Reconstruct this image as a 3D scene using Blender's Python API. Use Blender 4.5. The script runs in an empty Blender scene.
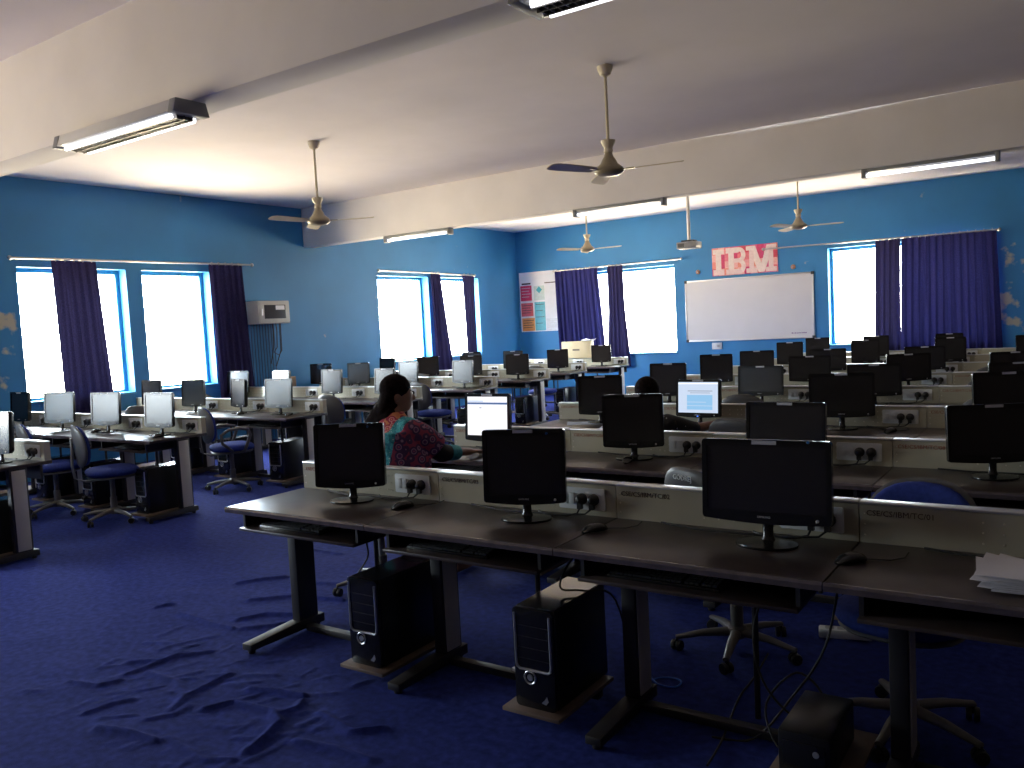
import bpy, bmesh, math, random
from mathutils import Vector, Matrix
import numpy as np
random.seed(7)
PI = math.pi
SC = bpy.context.scene
COL = SC.collection
XL, YF, ZC, XR, YB = -10.62, 15.9, 3.70, 5.5, -7.0     # room shell (metres)
DZ = 0.738                                              # desk height
ORD = ['first', 'second', 'third', 'fourth', 'fifth', 'sixth', 'seventh', 'eighth']

# ------------------------------------------------------------------ materials
def new_mat(name):
    m = bpy.data.materials.new(name); m.use_nodes = True
    nt = m.node_tree
    return m, nt, nt.nodes['Principled BSDF'], nt.nodes['Material Output']

def mat(name, col, rough=.5, metal=0., spec=.5, var=.0, vscale=8., bump=0., bscale=60., coat=0.):
    m, nt, b, out = new_mat(name)
    b.inputs['Base Color'].default_value = (*col, 1)
    b.inputs['Roughness'].default_value = rough
    b.inputs['Metallic'].default_value = metal
    b.inputs['Specular IOR Level'].default_value = spec
    b.inputs['Coat Weight'].default_value = coat
    tc = nt.nodes.new('ShaderNodeTexCoord')
    if var:
        n = nt.nodes.new('ShaderNodeTexNoise'); n.inputs['Scale'].default_value = vscale; n.inputs['Detail'].default_value = 5
        nt.links.new(tc.outputs['Object'], n.inputs['Vector'])
        r = nt.nodes.new('ShaderNodeValToRGB')
        r.color_ramp.elements[0].position = .3; r.color_ramp.elements[1].position = .7
        r.color_ramp.elements[0].color = (*[c*(1-var) for c in col], 1)
        r.color_ramp.elements[1].color = (*[min(1, c*(1+var)) for c in col], 1)
        nt.links.new(n.outputs['Fac'], r.inputs['Fac']); nt.links.new(r.outputs['Color'], b.inputs['Base Color'])
    if bump:
        n2 = nt.nodes.new('ShaderNodeTexNoise'); n2.inputs['Scale'].default_value = bscale; n2.inputs['Detail'].default_value = 4
        nt.links.new(tc.outputs['Object'], n2.inputs['Vector'])
        bp = nt.nodes.new('ShaderNodeBump'); bp.inputs['Strength'].default_value = bump; bp.inputs['Distance'].default_value = .01
        nt.links.new(n2.outputs['Fac'], bp.inputs['Height']); nt.links.new(bp.outputs['Normal'], b.inputs['Normal'])
    return m

def emit(name, col, s):
    m, nt, b, out = new_mat(name)
    b.inputs['Base Color'].default_value = (.02, .02, .02, 1)
    b.inputs['Emission Color'].default_value = (*col, 1); b.inputs['Emission Strength'].default_value = s
    return m

def math_node(nt, op, a, b=None):
    n = nt.nodes.new('ShaderNodeMath'); n.operation = op
    for i, v in enumerate((a, b)):
        if v is None: continue
        if isinstance(v, (int, float)): n.inputs[i].default_value = v
        else: nt.links.new(v, n.inputs[i])
    return n.outputs[0]

def wall_mat(name, col, spots):
    """satin blue paint, with flaked plaster patches round the given points"""
    m, nt, b, out = new_mat(name)
    b.inputs['Roughness'].default_value = .55
    tc = nt.nodes.new('ShaderNodeTexCoord'); P = tc.outputs['Object']
    n = nt.nodes.new('ShaderNodeTexNoise'); n.inputs['Scale'].default_value = 1.3; n.inputs['Detail'].default_value = 6
    nt.links.new(P, n.inputs['Vector'])
    r = nt.nodes.new('ShaderNodeValToRGB'); r.color_ramp.elements[0].position = .3; r.color_ramp.elements[1].position = .75
    r.color_ramp.elements[0].color = (*[c*.88 for c in col], 1); r.color_ramp.elements[1].color = (*[c*1.1 for c in col], 1)
    nt.links.new(n.outputs['Fac'], r.inputs['Fac'])
    mask = None
    for (p, rad) in spots:
        d = nt.nodes.new('ShaderNodeVectorMath'); d.operation = 'DISTANCE'; d.inputs[1].default_value = p
        nt.links.new(P, d.inputs[0])
        v = math_node(nt, 'SUBTRACT', 1.0, math_node(nt, 'DIVIDE', d.outputs['Value'], rad))
        v = math_node(nt, 'MAXIMUM', v, 0.0)
        mask = v if mask is None else math_node(nt, 'MAXIMUM', mask, v)
    if mask is not None:
        n2 = nt.nodes.new('ShaderNodeTexNoise'); n2.inputs['Scale'].default_value = 5.5; n2.inputs['Detail'].default_value = 7
        nt.links.new(P, n2.inputs['Vector'])
        v = math_node(nt, 'ADD', math_node(nt, 'MULTIPLY', mask, .32), n2.outputs['Fac'])
        v = math_node(nt, 'MULTIPLY', math_node(nt, 'SUBTRACT', v, .72), 9.0)
        cl = nt.nodes.new('ShaderNodeClamp'); nt.links.new(v, cl.inputs['Value'])
        mx = nt.nodes.new('ShaderNodeMix'); mx.data_type = 'RGBA'
        nt.links.new(cl.outputs[0], mx.inputs['Factor']); nt.links.new(r.outputs['Color'], mx.inputs['A'])
        mx.inputs['B'].default_value = (.42, .40, .33, 1)
        nt.links.new(mx.outputs['Result'], b.inputs['Base Color'])
    else:
        nt.links.new(r.outputs['Color'], b.inputs['Base Color'])
    return m

def curtain_mat(name, col, trans):
    m = bpy.data.materials.new(name); m.use_nodes = True; nt = m.node_tree; nt.nodes.clear()
    out = nt.nodes.new('ShaderNodeOutputMaterial'); mx = nt.nodes.new('ShaderNodeMixShader'); mx.inputs[0].default_value = trans
    d = nt.nodes.new('ShaderNodeBsdfDiffuse'); t = nt.nodes.new('ShaderNodeBsdfTranslucent')
    tc = nt.nodes.new('ShaderNodeTexCoord'); n = nt.nodes.new('ShaderNodeTexNoise'); n.inputs['Scale'].default_value = 90
    nt.links.new(tc.outputs['Object'], n.inputs['Vector'])
    r = nt.nodes.new('ShaderNodeValToRGB'); r.color_ramp.elements[0].position = .35; r.color_ramp.elements[1].position = .68
    r.color_ramp.elements[0].color = (*[c*.75 for c in col], 1); r.color_ramp.elements[1].color = (*[min(1, c*1.3) for c in col], 1)
    nt.links.new(n.outputs['Fac'], r.inputs['Fac'])
    nt.links.new(r.outputs['Color'], d.inputs['Color']); nt.links.new(r.outputs['Color'], t.inputs['Color'])
    nt.links.new(d.outputs[0], mx.inputs[1]); nt.links.new(t.outputs[0], mx.inputs[2]); nt.links.new(mx.outputs[0], out.inputs['Surface'])
    return m

def pane_mat():
    m = bpy.data.materials.new('window_glass'); m.use_nodes = True; nt = m.node_tree; nt.nodes.clear()
    out = nt.nodes.new('ShaderNodeOutputMaterial'); mx = nt.nodes.new('ShaderNodeMixShader'); mx.inputs[0].default_value = .06
    t = nt.nodes.new('ShaderNodeBsdfTransparent'); t.inputs['Color'].default_value = (.95, .97, .97, 1)
    g = nt.nodes.new('ShaderNodeBsdfGlossy'); g.inputs['Roughness'].default_value = .02
    nt.links.new(t.outputs[0], mx.inputs[1]); nt.links.new(g.outputs[0], mx.inputs[2]); nt.links.new(mx.outputs[0], out.inputs['Surface'])
    return m

def cells_mat(name, ramp, scale, rough=.7, kind='F1', noise=0.):
    """cloth or paper printed with a cell pattern"""
    m, nt, b, out = new_mat(name); b.inputs['Roughness'].default_value = rough
    tc = nt.nodes.new('ShaderNodeTexCoord'); v = nt.nodes.new('ShaderNodeTexVoronoi'); v.inputs['Scale'].default_value = scale
    v.feature = 'F1'
    nt.links.new(tc.outputs['Object'], v.inputs['Vector'])
    r = nt.nodes.new('ShaderNodeValToRGB'); r.color_ramp.interpolation = 'CONSTANT'
    for i, (p, c) in enumerate(ramp):
        e = r.color_ramp.elements[i] if i < 2 else r.color_ramp.elements.new(p)
        e.position = p; e.color = (*c, 1)
    nt.links.new(v.outputs['Distance'], r.inputs['Fac']); nt.links.new(r.outputs['Color'], b.inputs['Base Color'])
    return m

M = {}
M['wall_l'] = wall_mat('blue_wall_paint_flaked', (.022, .190, .44), [((XL, 4.80, 1.9), .55), ((XL, 4.75, 1.25), .5)])
M['wall_f'] = wall_mat('blue_wall_paint', (.022, .190, .44), [((-1.0, YF, 1.55), .45), ((-.75, YF, 1.15), .6), ((-.9, YF, 2.2), .35), ((-.4, YF, 1.5), .5)])
M['wall'] = wall_mat('blue_wall_paint_plain', (.022, .190, .44), [])
M['reveal'] = mat('blue_window_paint', (.06, .30, .50), .4, var=.08)
M['ceil'] = mat('white_ceiling_paint', (.78, .735, .785), .8, var=.035, vscale=1.5, bump=.15, bscale=9)
M['beam'] = mat('white_beam_paint', (.755, .725, .735), .8, var=.04, vscale=2, bump=.1, bscale=12)
M['carpet'] = mat('blue_carpet', (.021, .034, .185), .95, spec=.1, var=.3, vscale=26, bump=.35, bscale=240)
M['pane'] = pane_mat()
M['alu'] = mat('brushed_aluminium', (.62, .62, .62), .35, .85, var=.05)
M['rod'] = mat('curtain_rod_steel', (.55, .52, .50), .35, .8, var=.05)
M['wood'] = mat('dark_brown_laminate', (.046, .034, .031), .32, var=.30, vscale=14, bump=.04, bscale=180)
M['nosing'] = mat('worn_desk_edge', (.10, .08, .085), .22, var=.2, vscale=20)
M['steel'] = mat('black_powder_coat', (.016, .015, .017), .5, var=.2)
M['cream'] = mat('cream_sheet_metal', (.43, .40, .295), .42, var=.06, vscale=6)
M['creamleg'] = mat('cream_leg_cover', (.50, .48, .42), .45, var=.05)
M['plate'] = mat('white_socket_plastic', (.72, .74, .74), .35, var=.02)
M['plug'] = mat('black_plug_rubber', (.012, .012, .013), .45, var=.2)
M['rivet'] = mat('bright_rivet', (.75, .70, .58), .3, .3, var=.05)
M['ink'] = mat('dark_marker_ink', (.05, .028, .024), .7, var=.1)
M['inkred'] = mat('faded_red_marker_ink', (.30, .09, .06), .7, var=.1)
M['black'] = mat('black_monitor_plastic', (.010, .010, .011), .22, var=.2, vscale=20)
M['screen'] = mat('matt_lcd_panel', (.016, .014, .016), .25, spec=.75, var=.1, vscale=4)
M['tab'] = mat('silver_sticker', (.52, .52, .58), .35, var=.05)
M['logo'] = mat('silver_logo_print', (.55, .55, .56), .4, var=.03)
M['blue_led'] = emit('blue_power_light', (.1, .25, 1), 1.5)
M['blue_dot'] = mat('blue_round_sticker', (.04, .16, .45), .4, var=.1)
M['tower'] = mat('black_tower_case', (.010, .010, .011), .3, var=.2)
M['towertop'] = mat('black_tower_gloss', (.012, .012, .014), .15, var=.2)
M['silver'] = mat('silver_trim', (.50, .51, .54), .28, .7, var=.04)
M['stand'] = mat('brown_particle_board', (.16, .115, .085), .5, var=.15, vscale=10)
M['keys'] = mat('black_keyboard_keys', (.015, .015, .016), .4, var=.2)
M['shell'] = mat('grey_chair_plastic', (.085, .085, .088), .42, var=.1)
M['base'] = mat('grey_chair_base_plastic', (.14, .135, .13), .4, var=.1)
M['seat'] = mat('blue_chair_cloth', (.025, .045, .23), .85, spec=.2, var=.15, vscale=60, bump=.3, bscale=300)
M['fan'] = mat('cream_fan_enamel', (.60, .53, .40), .35, var=.05)
M['fandark'] = mat('fan_motor_enamel', (.30, .26, .18), .35, var=.08)
M['fixture'] = mat('lamp_housing_grey', (.24, .25, .27), .45, var=.06)
M['fixture_w'] = mat('lamp_reflector_white', (.72, .72, .72), .35, var=.03)
M['louver'] = mat('lamp_louver_metal', (.16, .15, .14), .35, .6, var=.1)
M['tube'] = emit('lit_fluorescent_tube', (.93, .95, 1.0), 2.6)
M['board'] = mat('whiteboard_enamel', (.66, .645, .66), .28, var=.03, vscale=2)
M['capdark'] = mat('dark_corner_plastic', (.04, .04, .05), .5, var=.1)
M['paper'] = mat('white_paper', (.78, .78, .82), .7, var=.03)
M['card'] = mat('tan_cardboard', (.62, .50, .31), .75, var=.07, vscale=5)
M['brown'] = mat('brown_cardboard', (.22, .15, .09), .8, var=.1)
M['curt'] = curtain_mat('navy_curtain_cloth', (.026, .024, .075), .03)
M['curt2'] = curtain_mat('violet_blue_curtain_cloth', (.026, .027, .115), .022)
M['skin'] = mat('brown_skin', (.27, .135, .085), .5, var=.08, vscale=20)
M['hair'] = mat('dark_brown_hair', (.010, .006, .006), .75, spec=.04, var=.4, vscale=50, bump=.6, bscale=90)
M['hairtip'] = mat('hennaed_hair', (.24, .05, .03), .6, var=.5, vscale=60, bump=.6, bscale=90)
M['eye'] = mat('eye_white', (.6, .57, .54), .3, var=.03)
M['iris'] = mat('dark_iris', (.012, .008, .006), .2, var=.1)
M['lip'] = mat('brown_lips', (.25, .085, .065), .45, var=.08)
M['cable'] = mat('black_cable_rubber', (.012, .012, .012), .5, var=.2)
M['ucable'] = mat('blue_network_cable', (.03, .16, .75), .4, var=.1)
M['cab'] = mat('grey_cabinet_enamel', (.40, .40, .39), .4, var=.05)
M['smoke'] = mat('smoked_cabinet_door', (.02, .017, .018), .12, var=.1)
M['wiring'] = mat('painted_conduit', (.02, .085, .21), .5, var=.1)

# ------------------------------------------------------------------ mesh builder
class MB:
    def __init__(s): s.v = []; s.f = []; s.m = []; s.mi = 0
    def add(s, vs, fs):
        o = len(s.v); s.v += [tuple(p) for p in vs]; s.f += [tuple(o+i for i in f) for f in fs]; s.m += [s.mi]*len(fs); return s
    def box(s, x0, x1, y0, y1, z0, z1, mtx=None):
        vs = [Vector((x, y, z)) for z in (z0, z1) for y in (y0, y1) for x in (x0, x1)]
        if mtx: vs = [mtx @ p for p in vs]
        return s.add(vs, [(0, 2, 3, 1), (4, 5, 7, 6), (0, 1, 5, 4), (2, 6, 7, 3), (0, 4, 6, 2), (1, 3, 7, 5)])
    def prism(s, poly, h0, h1, axis='z', mtx=None):
        n = len(poly)
        def P(a, b, h):
            return Vector({'z': (a, b, h), 'y': (a, h, b), 'x': (h, a, b)}[axis])
        vs = [P(a, b, h0) for a, b in poly]+[P(a, b, h1) for a, b in poly]
        if mtx: vs = [mtx @ p for p in vs]
        fs = [tuple(range(n))[::-1], tuple(range(n, 2*n))]+[(i, (i+1) % n, n+(i+1) % n, n+i) for i in range(n)]
        return s.add(vs, fs)
    def tube(s, pts, r, n=8, cap=True):
        pts = [Vector(p) for p in pts]; rs = r if isinstance(r, (list, tuple)) else [r]*len(pts)
        vs = []; up = Vector((0, 0, 1)); prev = None
        for i, p in enumerate(pts):
            t = (pts[min(i+1, len(pts)-1)]-pts[max(i-1, 0)]).normalized()
            if prev is None:
                a = t.cross(up) if abs(t.dot(up)) < .95 else t.cross(Vector((1, 0, 0)))
            else: a = prev-t*prev.dot(t)
            a.normalize(); prev = a; b = t.cross(a)
            for k in range(n):
                g = 2*PI*k/n; vs.append(p+(a*math.cos(g)+b*math.sin(g))*rs[i])
        fs = []
        for i in range(len(pts)-1):
            for k in range(n):
                fs.append((i*n+k, i*n+(k+1) % n, (i+1)*n+(k+1) % n, (i+1)*n+k))
        if cap: fs += [tuple(range(n))[::-1], tuple(range((len(pts)-1)*n, len(pts)*n))]
        return s.add(vs, fs)
    def lathe(s, prof, n=20, at=(0, 0, 0), sx=1, sy=1, mtx=None):
        vs = []; fs = []
        for r, z in prof:
            for k in range(n):
                g = 2*PI*k/n; p = Vector((at[0]+r*math.cos(g)*sx, at[1]+r*math.sin(g)*sy, at[2]+z)); vs.append(mtx @ p if mtx else p)
        for i in range(len(prof)-1):
            for k in range(n): fs.append((i*n+k, i*n+(k+1) % n, (i+1)*n+(k+1) % n, (i+1)*n+k))
        fs += [tuple(range(n))[::-1], tuple(range((len(prof)-1)*n, len(prof)*n))]
        return s.add(vs, fs)
    def loft(s, rings, n=16, mtx=None):
        """rings: (centre, a axis vector, b axis vector) ellipses"""
        vs = []; fs = []
        for c, a, b in rings:
            c, a, b = Vector(c), Vector(a), Vector(b)
            for k in range(n):
                g = 2*PI*k/n; p = c+a*math.cos(g)+b*math.sin(g); vs.append(mtx @ p if mtx else p)
        for i in range(len(rings)-1):
            for k in range(n): fs.append((i*n+k, i*n+(k+1) % n, (i+1)*n+(k+1) % n, (i+1)*n+k))
        fs += [tuple(range(n))[::-1], tuple(range((len(rings)-1)*n, len(rings)*n))]
        return s.add(vs, fs)
    def ball(s, c, rx, ry=None, rz=None, n=14, mtx=None):
        ry = ry or rx; rz = rz or rx; k = n//2
        rings = []
        for i in range(k+1):
            t = PI*(i/k); t = min(max(t, .05), PI-.05)
            rings.append(((c[0], c[1], c[2]-rz*math.cos(t)), (rx*math.sin(t), 0, 0), (0, ry*math.sin(t), 0)))
        return s.loft(rings, n, mtx)
    def mesh(s, name, mats, bevel=0, smooth=35, segs=2):
        me = bpy.data.meshes.new(name); me.from_pydata([tuple(p) for p in s.v], [], s.f)
        mats = mats if isinstance(mats, (list, tuple)) else [mats]
        for m in mats: me.materials.append(M[m] if isinstance(m, str) else m)
        if len(mats) > 1: me.polygons.foreach_set('material_index', s.m)
        me.validate()
        bm = bmesh.new(); bm.from_mesh(me)
        bmesh.ops.recalc_face_normals(bm, faces=bm.faces)
        if bevel:
            es = [e for e in bm.edges if len(e.link_faces) == 2 and e.calc_face_angle(0) > .5]
            bmesh.ops.bevel(bm, geom=es, offset=bevel, segments=segs, affect='EDGES', profile=.5, clamp_overlap=True)
        bm.to_mesh(me); bm.free()
        if smooth:
            me.polygons.foreach_set('use_smooth', [True]*len(me.polygons)); me.set_sharp_from_angle(angle=math.radians(smooth))
        me.update()
        return me
    def build(s, name, mats, parent=None, bevel=0, smooth=35, segs=2):
        return link(name, s.mesh(name, mats, bevel, smooth, segs), parent)

def link(name, data, parent=None):
    o = bpy.data.objects.new(name, data); COL.objects.link(o)
    if parent: o.parent = parent
    return o

KIDS = {}
def thing(name, loc, rz=0):
    o = bpy.data.objects.new(name, None); COL.objects.link(o); o.location = loc; o.rotation_euler = (0, 0, rz)
    o.empty_display_size = .1
    return o

def tag(o, label, cat, group=None, kind=None):
    if o.name.startswith('ceiling'): o['kind'] = 'thing'
    if label: o['label'] = label
    if cat: o['category'] = cat
    if group: o['group'] = group
    if kind: o['kind'] = kind
    return o

def structure(o, label=None, cat=None):
    o['kind'] = 'structure'
    if label: o['label'] = label
    if cat: o['category'] = cat
    return o

def kids(o): return [c for c in COL.objects if c.parent == o]
def copy_tree(o, parent=None, tree=None):
    """copies a thing with its parts and sub-parts"""
    c = o.copy(); COL.objects.link(c)
    if parent: c.parent = parent
    for ch in TREE.get(o.name, None) or o.children: copy_tree(ch, c)
    return c
TREE = {}

def text_mesh(name, s, size, m, depth=.0006):
    cu = bpy.data.curves.new(name, 'FONT'); cu.body = s; cu.size = size; cu.extrude = depth; cu.resolution_u = 2
    ob = bpy.data.objects.new(name, cu); COL.objects.link(ob)
    dg = bpy.context.evaluated_depsgraph_get(); me = bpy.data.meshes.new_from_object(ob.evaluated_get(dg))
    bpy.data.objects.remove(ob); bpy.data.curves.remove(cu)
    me.name = name; me.materials.clear(); me.materials.append(M[m])
    # text lies in XY: stand it up so that it faces -Y
    for v in me.vertices: v.co = Vector((v.co.x, -v.co.z, v.co.y))
    return me

def rrect(w, h, r, n=5, bulge=0, z0=None):
    """rounded rectangle outline, centred in x, from z0 up; bulge lowers the middle of the bottom edge"""
    z0 = -h/2 if z0 is None else z0
    pts = []
    for cx, cz, a0 in ((w/2-r, z0+h-r, 0), (-w/2+r, z0+h-r, 90), (-w/2+r, z0+r, 180), (w/2-r, z0+r, 270)):
        for k in range(n+1):
            a = math.radians(a0+90*k/n); pts.append((cx+r*math.cos(a), cz+r*math.sin(a)))
        if a0 == 180 and bulge:
            for k in range(1, 8):
                t = k/8; pts.append((-w/2+r+(w-2*r)*t, z0-bulge*math.sin(PI*t)))
    return pts

# ------------------------------------------------------------------ room shell
def wall_panels(lo, hi, z1, openings):
    """rectangles (a0,a1,z0,z1) of a wall around its openings"""
    out = []; a = lo
    for (o0, o1, oz0, oz1) in sorted(openings):
        out.append((a, o0, 0, z1)); out.append((o0, o1, 0, oz0)); out.append((o0, o1, oz1, z1)); a = o1
    out.append((a, hi, 0, z1)); return out
T = .26
L_OPEN = [(-1.24, .13, .95, 2.62), (.38, 1.42, .95, 2.62), (5.03, 6.43, .95, 2.62), (6.66, 7.74, .95, 2.62), (11.30, 12.74, 1.02, 2.64), (13.0, 14.40, 1.02, 2.64)]
F_OPEN = [(-9.42, -6.80, .87, 2.66), (-3.81, -1.22, .93, 2.70)]
mb = MB()
for a0, a1, z0, z1 in wall_panels(YB, YF, ZC, L_OPEN): mb.box(XL-T, XL, a0, a1, z0, z1)
structure(mb.build('wall_left', 'wall_l', smooth=0))
mb = MB()
for a0, a1, z0, z1 in wall_panels(XL-T, XR+T, ZC, F_OPEN): mb.box(a0, a1, YF, YF+T, z0, z1)
structure(mb.build('wall_front', 'wall_f', smooth=0))
M['dim_wall'] = mat('darkened_unseen_wall', (.06, .04, .03), .6, var=.2)  # invented dark tone for the unseen walls, cuts bounce light and screen reflections
structure(MB().box(XR, XR+T, YB, YF, 0, ZC).build('wall_right', 'dim_wall', smooth=0))
B_OPEN = []
mb = MB()
for a0, a1, z0, z1 in wall_panels(XL-T, XR+T, ZC, B_OPEN): mb.box(a0, a1, YB-T, YB, z0, z1)
structure(mb.build('wall_back', 'dim_wall', smooth=0))
structure(MB().box(XL-T, XR+T, YB-T, YF+T, ZC, ZC+.2).build('ceiling', 'ceil', smooth=0))
structure(MB().box(XL, XR, 3.08, 3.34, 3.0, ZC).build('trim_1', 'beam', bevel=.008))
structure(MB().box(XL, XR, 9.59, 9.85, 3.07, ZC).build('trim_2', 'beam', bevel=.008))

# carpet: one floor mesh with the rucked cloth modelled near the camera
RIDGES = [[(-3.854, 2.156), (-3.841, 2.402), (-3.722, 2.548)], [(-3.768, 2.226), (-3.537, 2.221), (-3.349, 2.135), (-3.29, 2.037)], [(-3.351, 2.156), (-3.374, 2.307), (-3.373, 2.405)], [(-3.306, 1.927), (-3.24, 2.023), (-3.261, 2.095)], [(-3.614, 1.823), (-3.605, 1.934), (-3.545, 2.009)], [(-3.164, 2.105), (-3.103, 2.221), (-2.852, 2.23), (-2.758, 2.182), (-2.714, 2.075), (-2.681, 1.954)], [(-2.823, 2.205), (-2.79, 2.304), (-2.826, 2.369)], [(-4.404, 2.826), (-4.081, 2.808), (-3.874, 2.809)], [(-3.988, 2.922), (-3.92, 3.061), (-3.749, 3.145)], [(-3.833, 2.829), (-3.72, 2.952), (-3.677, 3.04)], [(-4.639, 2.825), (-4.614, 2.914)], [(-3.977, 2.25), (-3.832, 2.352), (-3.832, 2.463)], [(-4.013, 1.973), (-3.844, 2.013), (-3.804, 2.107)], [(-3.14, 2.335), (-2.992, 2.39), (-2.864, 2.414)], [(-4.763, 4.187), (-4.483, 4.195)], [(-4.594, 3.389), (-4.401, 3.616)], [(-4.216, 3.184), (-4.047, 3.345)], [(-4.125, 3.607), (-3.878, 3.678)], [(-3.932, 3.4), (-3.673, 3.443)], [(-3.077, 1.878), (-2.781, 1.833), (-2.672, 1.893)], [(-3.413, 1.772), (-3.258, 1.818), (-3.091, 1.835)], [(-2.67, 2.327), (-2.426, 2.268), (-2.335, 2.353)], [(-2.575, 2.115), (-2.389, 2.148), (-2.205, 2.15)]]
def axis_grid(lo, hi, d0, d1, fine, coarse):
    a = list(np.arange(lo, d0, coarse))+list(np.arange(d0, d1, fine))+list(np.arange(d1, hi, coarse))+[hi]
    return np.array(sorted(set(np.round(a, 4))))
gx = axis_grid(XL, XR, -5.4, -1.9, .0125, .4); gy = axis_grid(YB, YF, 1.5, 4.4, .0125, .4)
GX, GY = np.meshgrid(gx, gy)
H = np.zeros_like(GX)
rnd = random.Random(3)
for rg in RIDGES:
    h = rnd.uniform(.010, .018); w = rnd.uniform(.013, .022); D = np.full_like(GX, 9.)
    for (ax, ay), (bx, by) in zip(rg[:-1], rg[1:]):
        dx, dy = bx-ax, by-ay; t = np.clip(((GX-ax)*dx+(GY-ay)*dy)/(dx*dx+dy*dy), 0, 1)
        D = np.minimum(D, np.hypot(GX-ax-t*dx, GY-ay-t*dy))
    H = np.maximum(H, h*np.exp(-(D/w)**2)) + .15*h*np.exp(-(D/(2.6*w))**2)
for _ in range(70):
    ax, ay = rnd.uniform(-4.2, -2.5), rnd.uniform(1.7, 2.6); g = rnd.uniform(.2, 1.9); L_ = rnd.uniform(.06, .16); dx, dy = L_*math.cos(g), L_*math.sin(g)
    h, w = rnd.uniform(.003, .008), rnd.uniform(.010, .02)
    t = np.clip(((GX-ax)*dx+(GY-ay)*dy)/(dx*dx+dy*dy), 0, 1); D = np.hypot(GX-ax-t*dx, GY-ay-t*dy)
    H = np.maximum(H, h*np.exp(-(D/w)**2))
fade = np.clip((GX+5.4)/.6, 0, 1)*np.clip((-1.9-GX)/.4, 0, 1)*np.clip((GY-1.5)/.3, 0, 1)*np.clip((4.4-GY)/.3, 0, 1)
H += fade*.004*(np.sin(GX*9+1.7*np.sin(GY*5))*np.sin(GY*11+np.sin(GX*7))+.6)
nx = len(gx); ny = len(gy)
vs = np.stack([GX.ravel(), GY.ravel(), (H*fade).ravel()], 1).tolist()
fs = [(j*nx+i, j*nx+i+1, (j+1)*nx+i+1, (j+1)*nx+i) for j in range(ny-1) for i in range(nx-1)]
structure(MB().add(vs, fs).build('floor', 'carpet', smooth=80))

def window(n, side, a0, a1, z0, z1, mullions):
    """painted frame, sash bars and glass set near the outer face of the opening"""
    def B(m, p0, p1, q0, q1, d0, d1):
        if side == 'l': m.box(XL-d1, XL-d0, p0, p1, q0, q1)
        elif side == 'b': m.box(p0, p1, YB-d1, YB-d0, q0, q1)
        else: m.box(p0, p1, YF+d0, YF+d1, q0, q1)
    fr = MB(); w = .055
    B(fr, a0, a0+w, z0, z1, .17, .23); B(fr, a1-w, a1, z0, z1, .17, .23); B(fr, a0+w, a1-w, z0, z0+w, .17, .23); B(fr, a0+w, a1-w, z1-w, z1, .17, .23)
    for mfrac in mullions:
        c = a0+(a1-a0)*mfrac; B(fr, c-.025, c+.025, z0+w, z1-w, .175, .225)
    o = structure(fr.build('window_%d' % n, 'reveal', bevel=.004))
    g = MB(); B(g, a0+w, a1-w, z0+w, z1-w, .198, .204); g.build('pane', 'pane', o)
    s = MB(); B(s, a0, a1, z0, z0+.025, -.03, .17); s.build('window_sill', 'reveal', o, bevel=.004)
    pl = bpy.data.lights.new('daylight_portal', 'AREA'); pl.shape = 'RECTANGLE'; pl.cycles.is_portal = True
    po = bpy.data.objects.new('daylight_portal', pl); COL.objects.link(po)
    pl.size = a1-a0; pl.size_y = z1-z0
    if side == 'l':
        po.location = (XL-.24, (a0+a1)/2, (z0+z1)/2); po.rotation_euler = (PI/2, 0, -PI/2)
    elif side == 'b':
        po.location = ((a0+a1)/2, YB-.24, (z0+z1)/2); po.rotation_euler = (PI/2, 0, 0)
    else:
        po.location = ((a0+a1)/2, YF+.24, (z0+z1)/2); po.rotation_euler = (-PI/2, 0, 0)
for i, (a0, a1, z0, z1) in enumerate(L_OPEN): window(i+1, 'l', a0, a1, z0, z1, [])
for i, (a0, a1, z0, z1) in enumerate(F_OPEN): window(i+7, 'f', a0, a1, z0, z1, [])
for i, (a0, a1, z0, z1) in enumerate(B_OPEN): window(i+9, 'b', a0, a1, z0, z1, [])

# ------------------------------------------------------------------ curtains and rods
def rod(side, a0, a1, z, z2, label):
    off = .10; m = MB()
    P = (lambda a, zz, d: (XL+d, a, zz)) if side == 'l' else (lambda a, zz, d: (a, YF-d, zz))
    m.tube([P(a0, z, off), P(a1, z2, off)], .014, 10)
    o = m.build('curtain_rod', 'rod'); tag(o, label, 'curtain rod', None)
    for a, zz in ((a0, z), (a1, z2)):
        f = MB(); c = P(a, zz, off); f.ball(c, .028); f.build('finial', 'rod', o)
        b = MB(); k = a+(.12 if a == a0 else -.12); b.tube([P(k, zz, off), P(k, zz-.005, 0)], .009, 8); b.build('bracket', 'rod', o)
rod('l', 4.92, 8.44, 2.715, 2.735, 'long steel curtain rod over the two tall windows beside the grey cabinet')
rod('l', 11.25, 14.15, 2.725, 2.69, 'short steel curtain rod over the window pair near the room corner')
rod('f', -9.58, -6.60, 2.745, 2.755, 'steel curtain rod over the window between charts and whiteboard')
rod('f', -4.95, -1.10, 2.79, 2.75, 'long steel curtain rod starting beside the pink letter poster')

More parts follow.
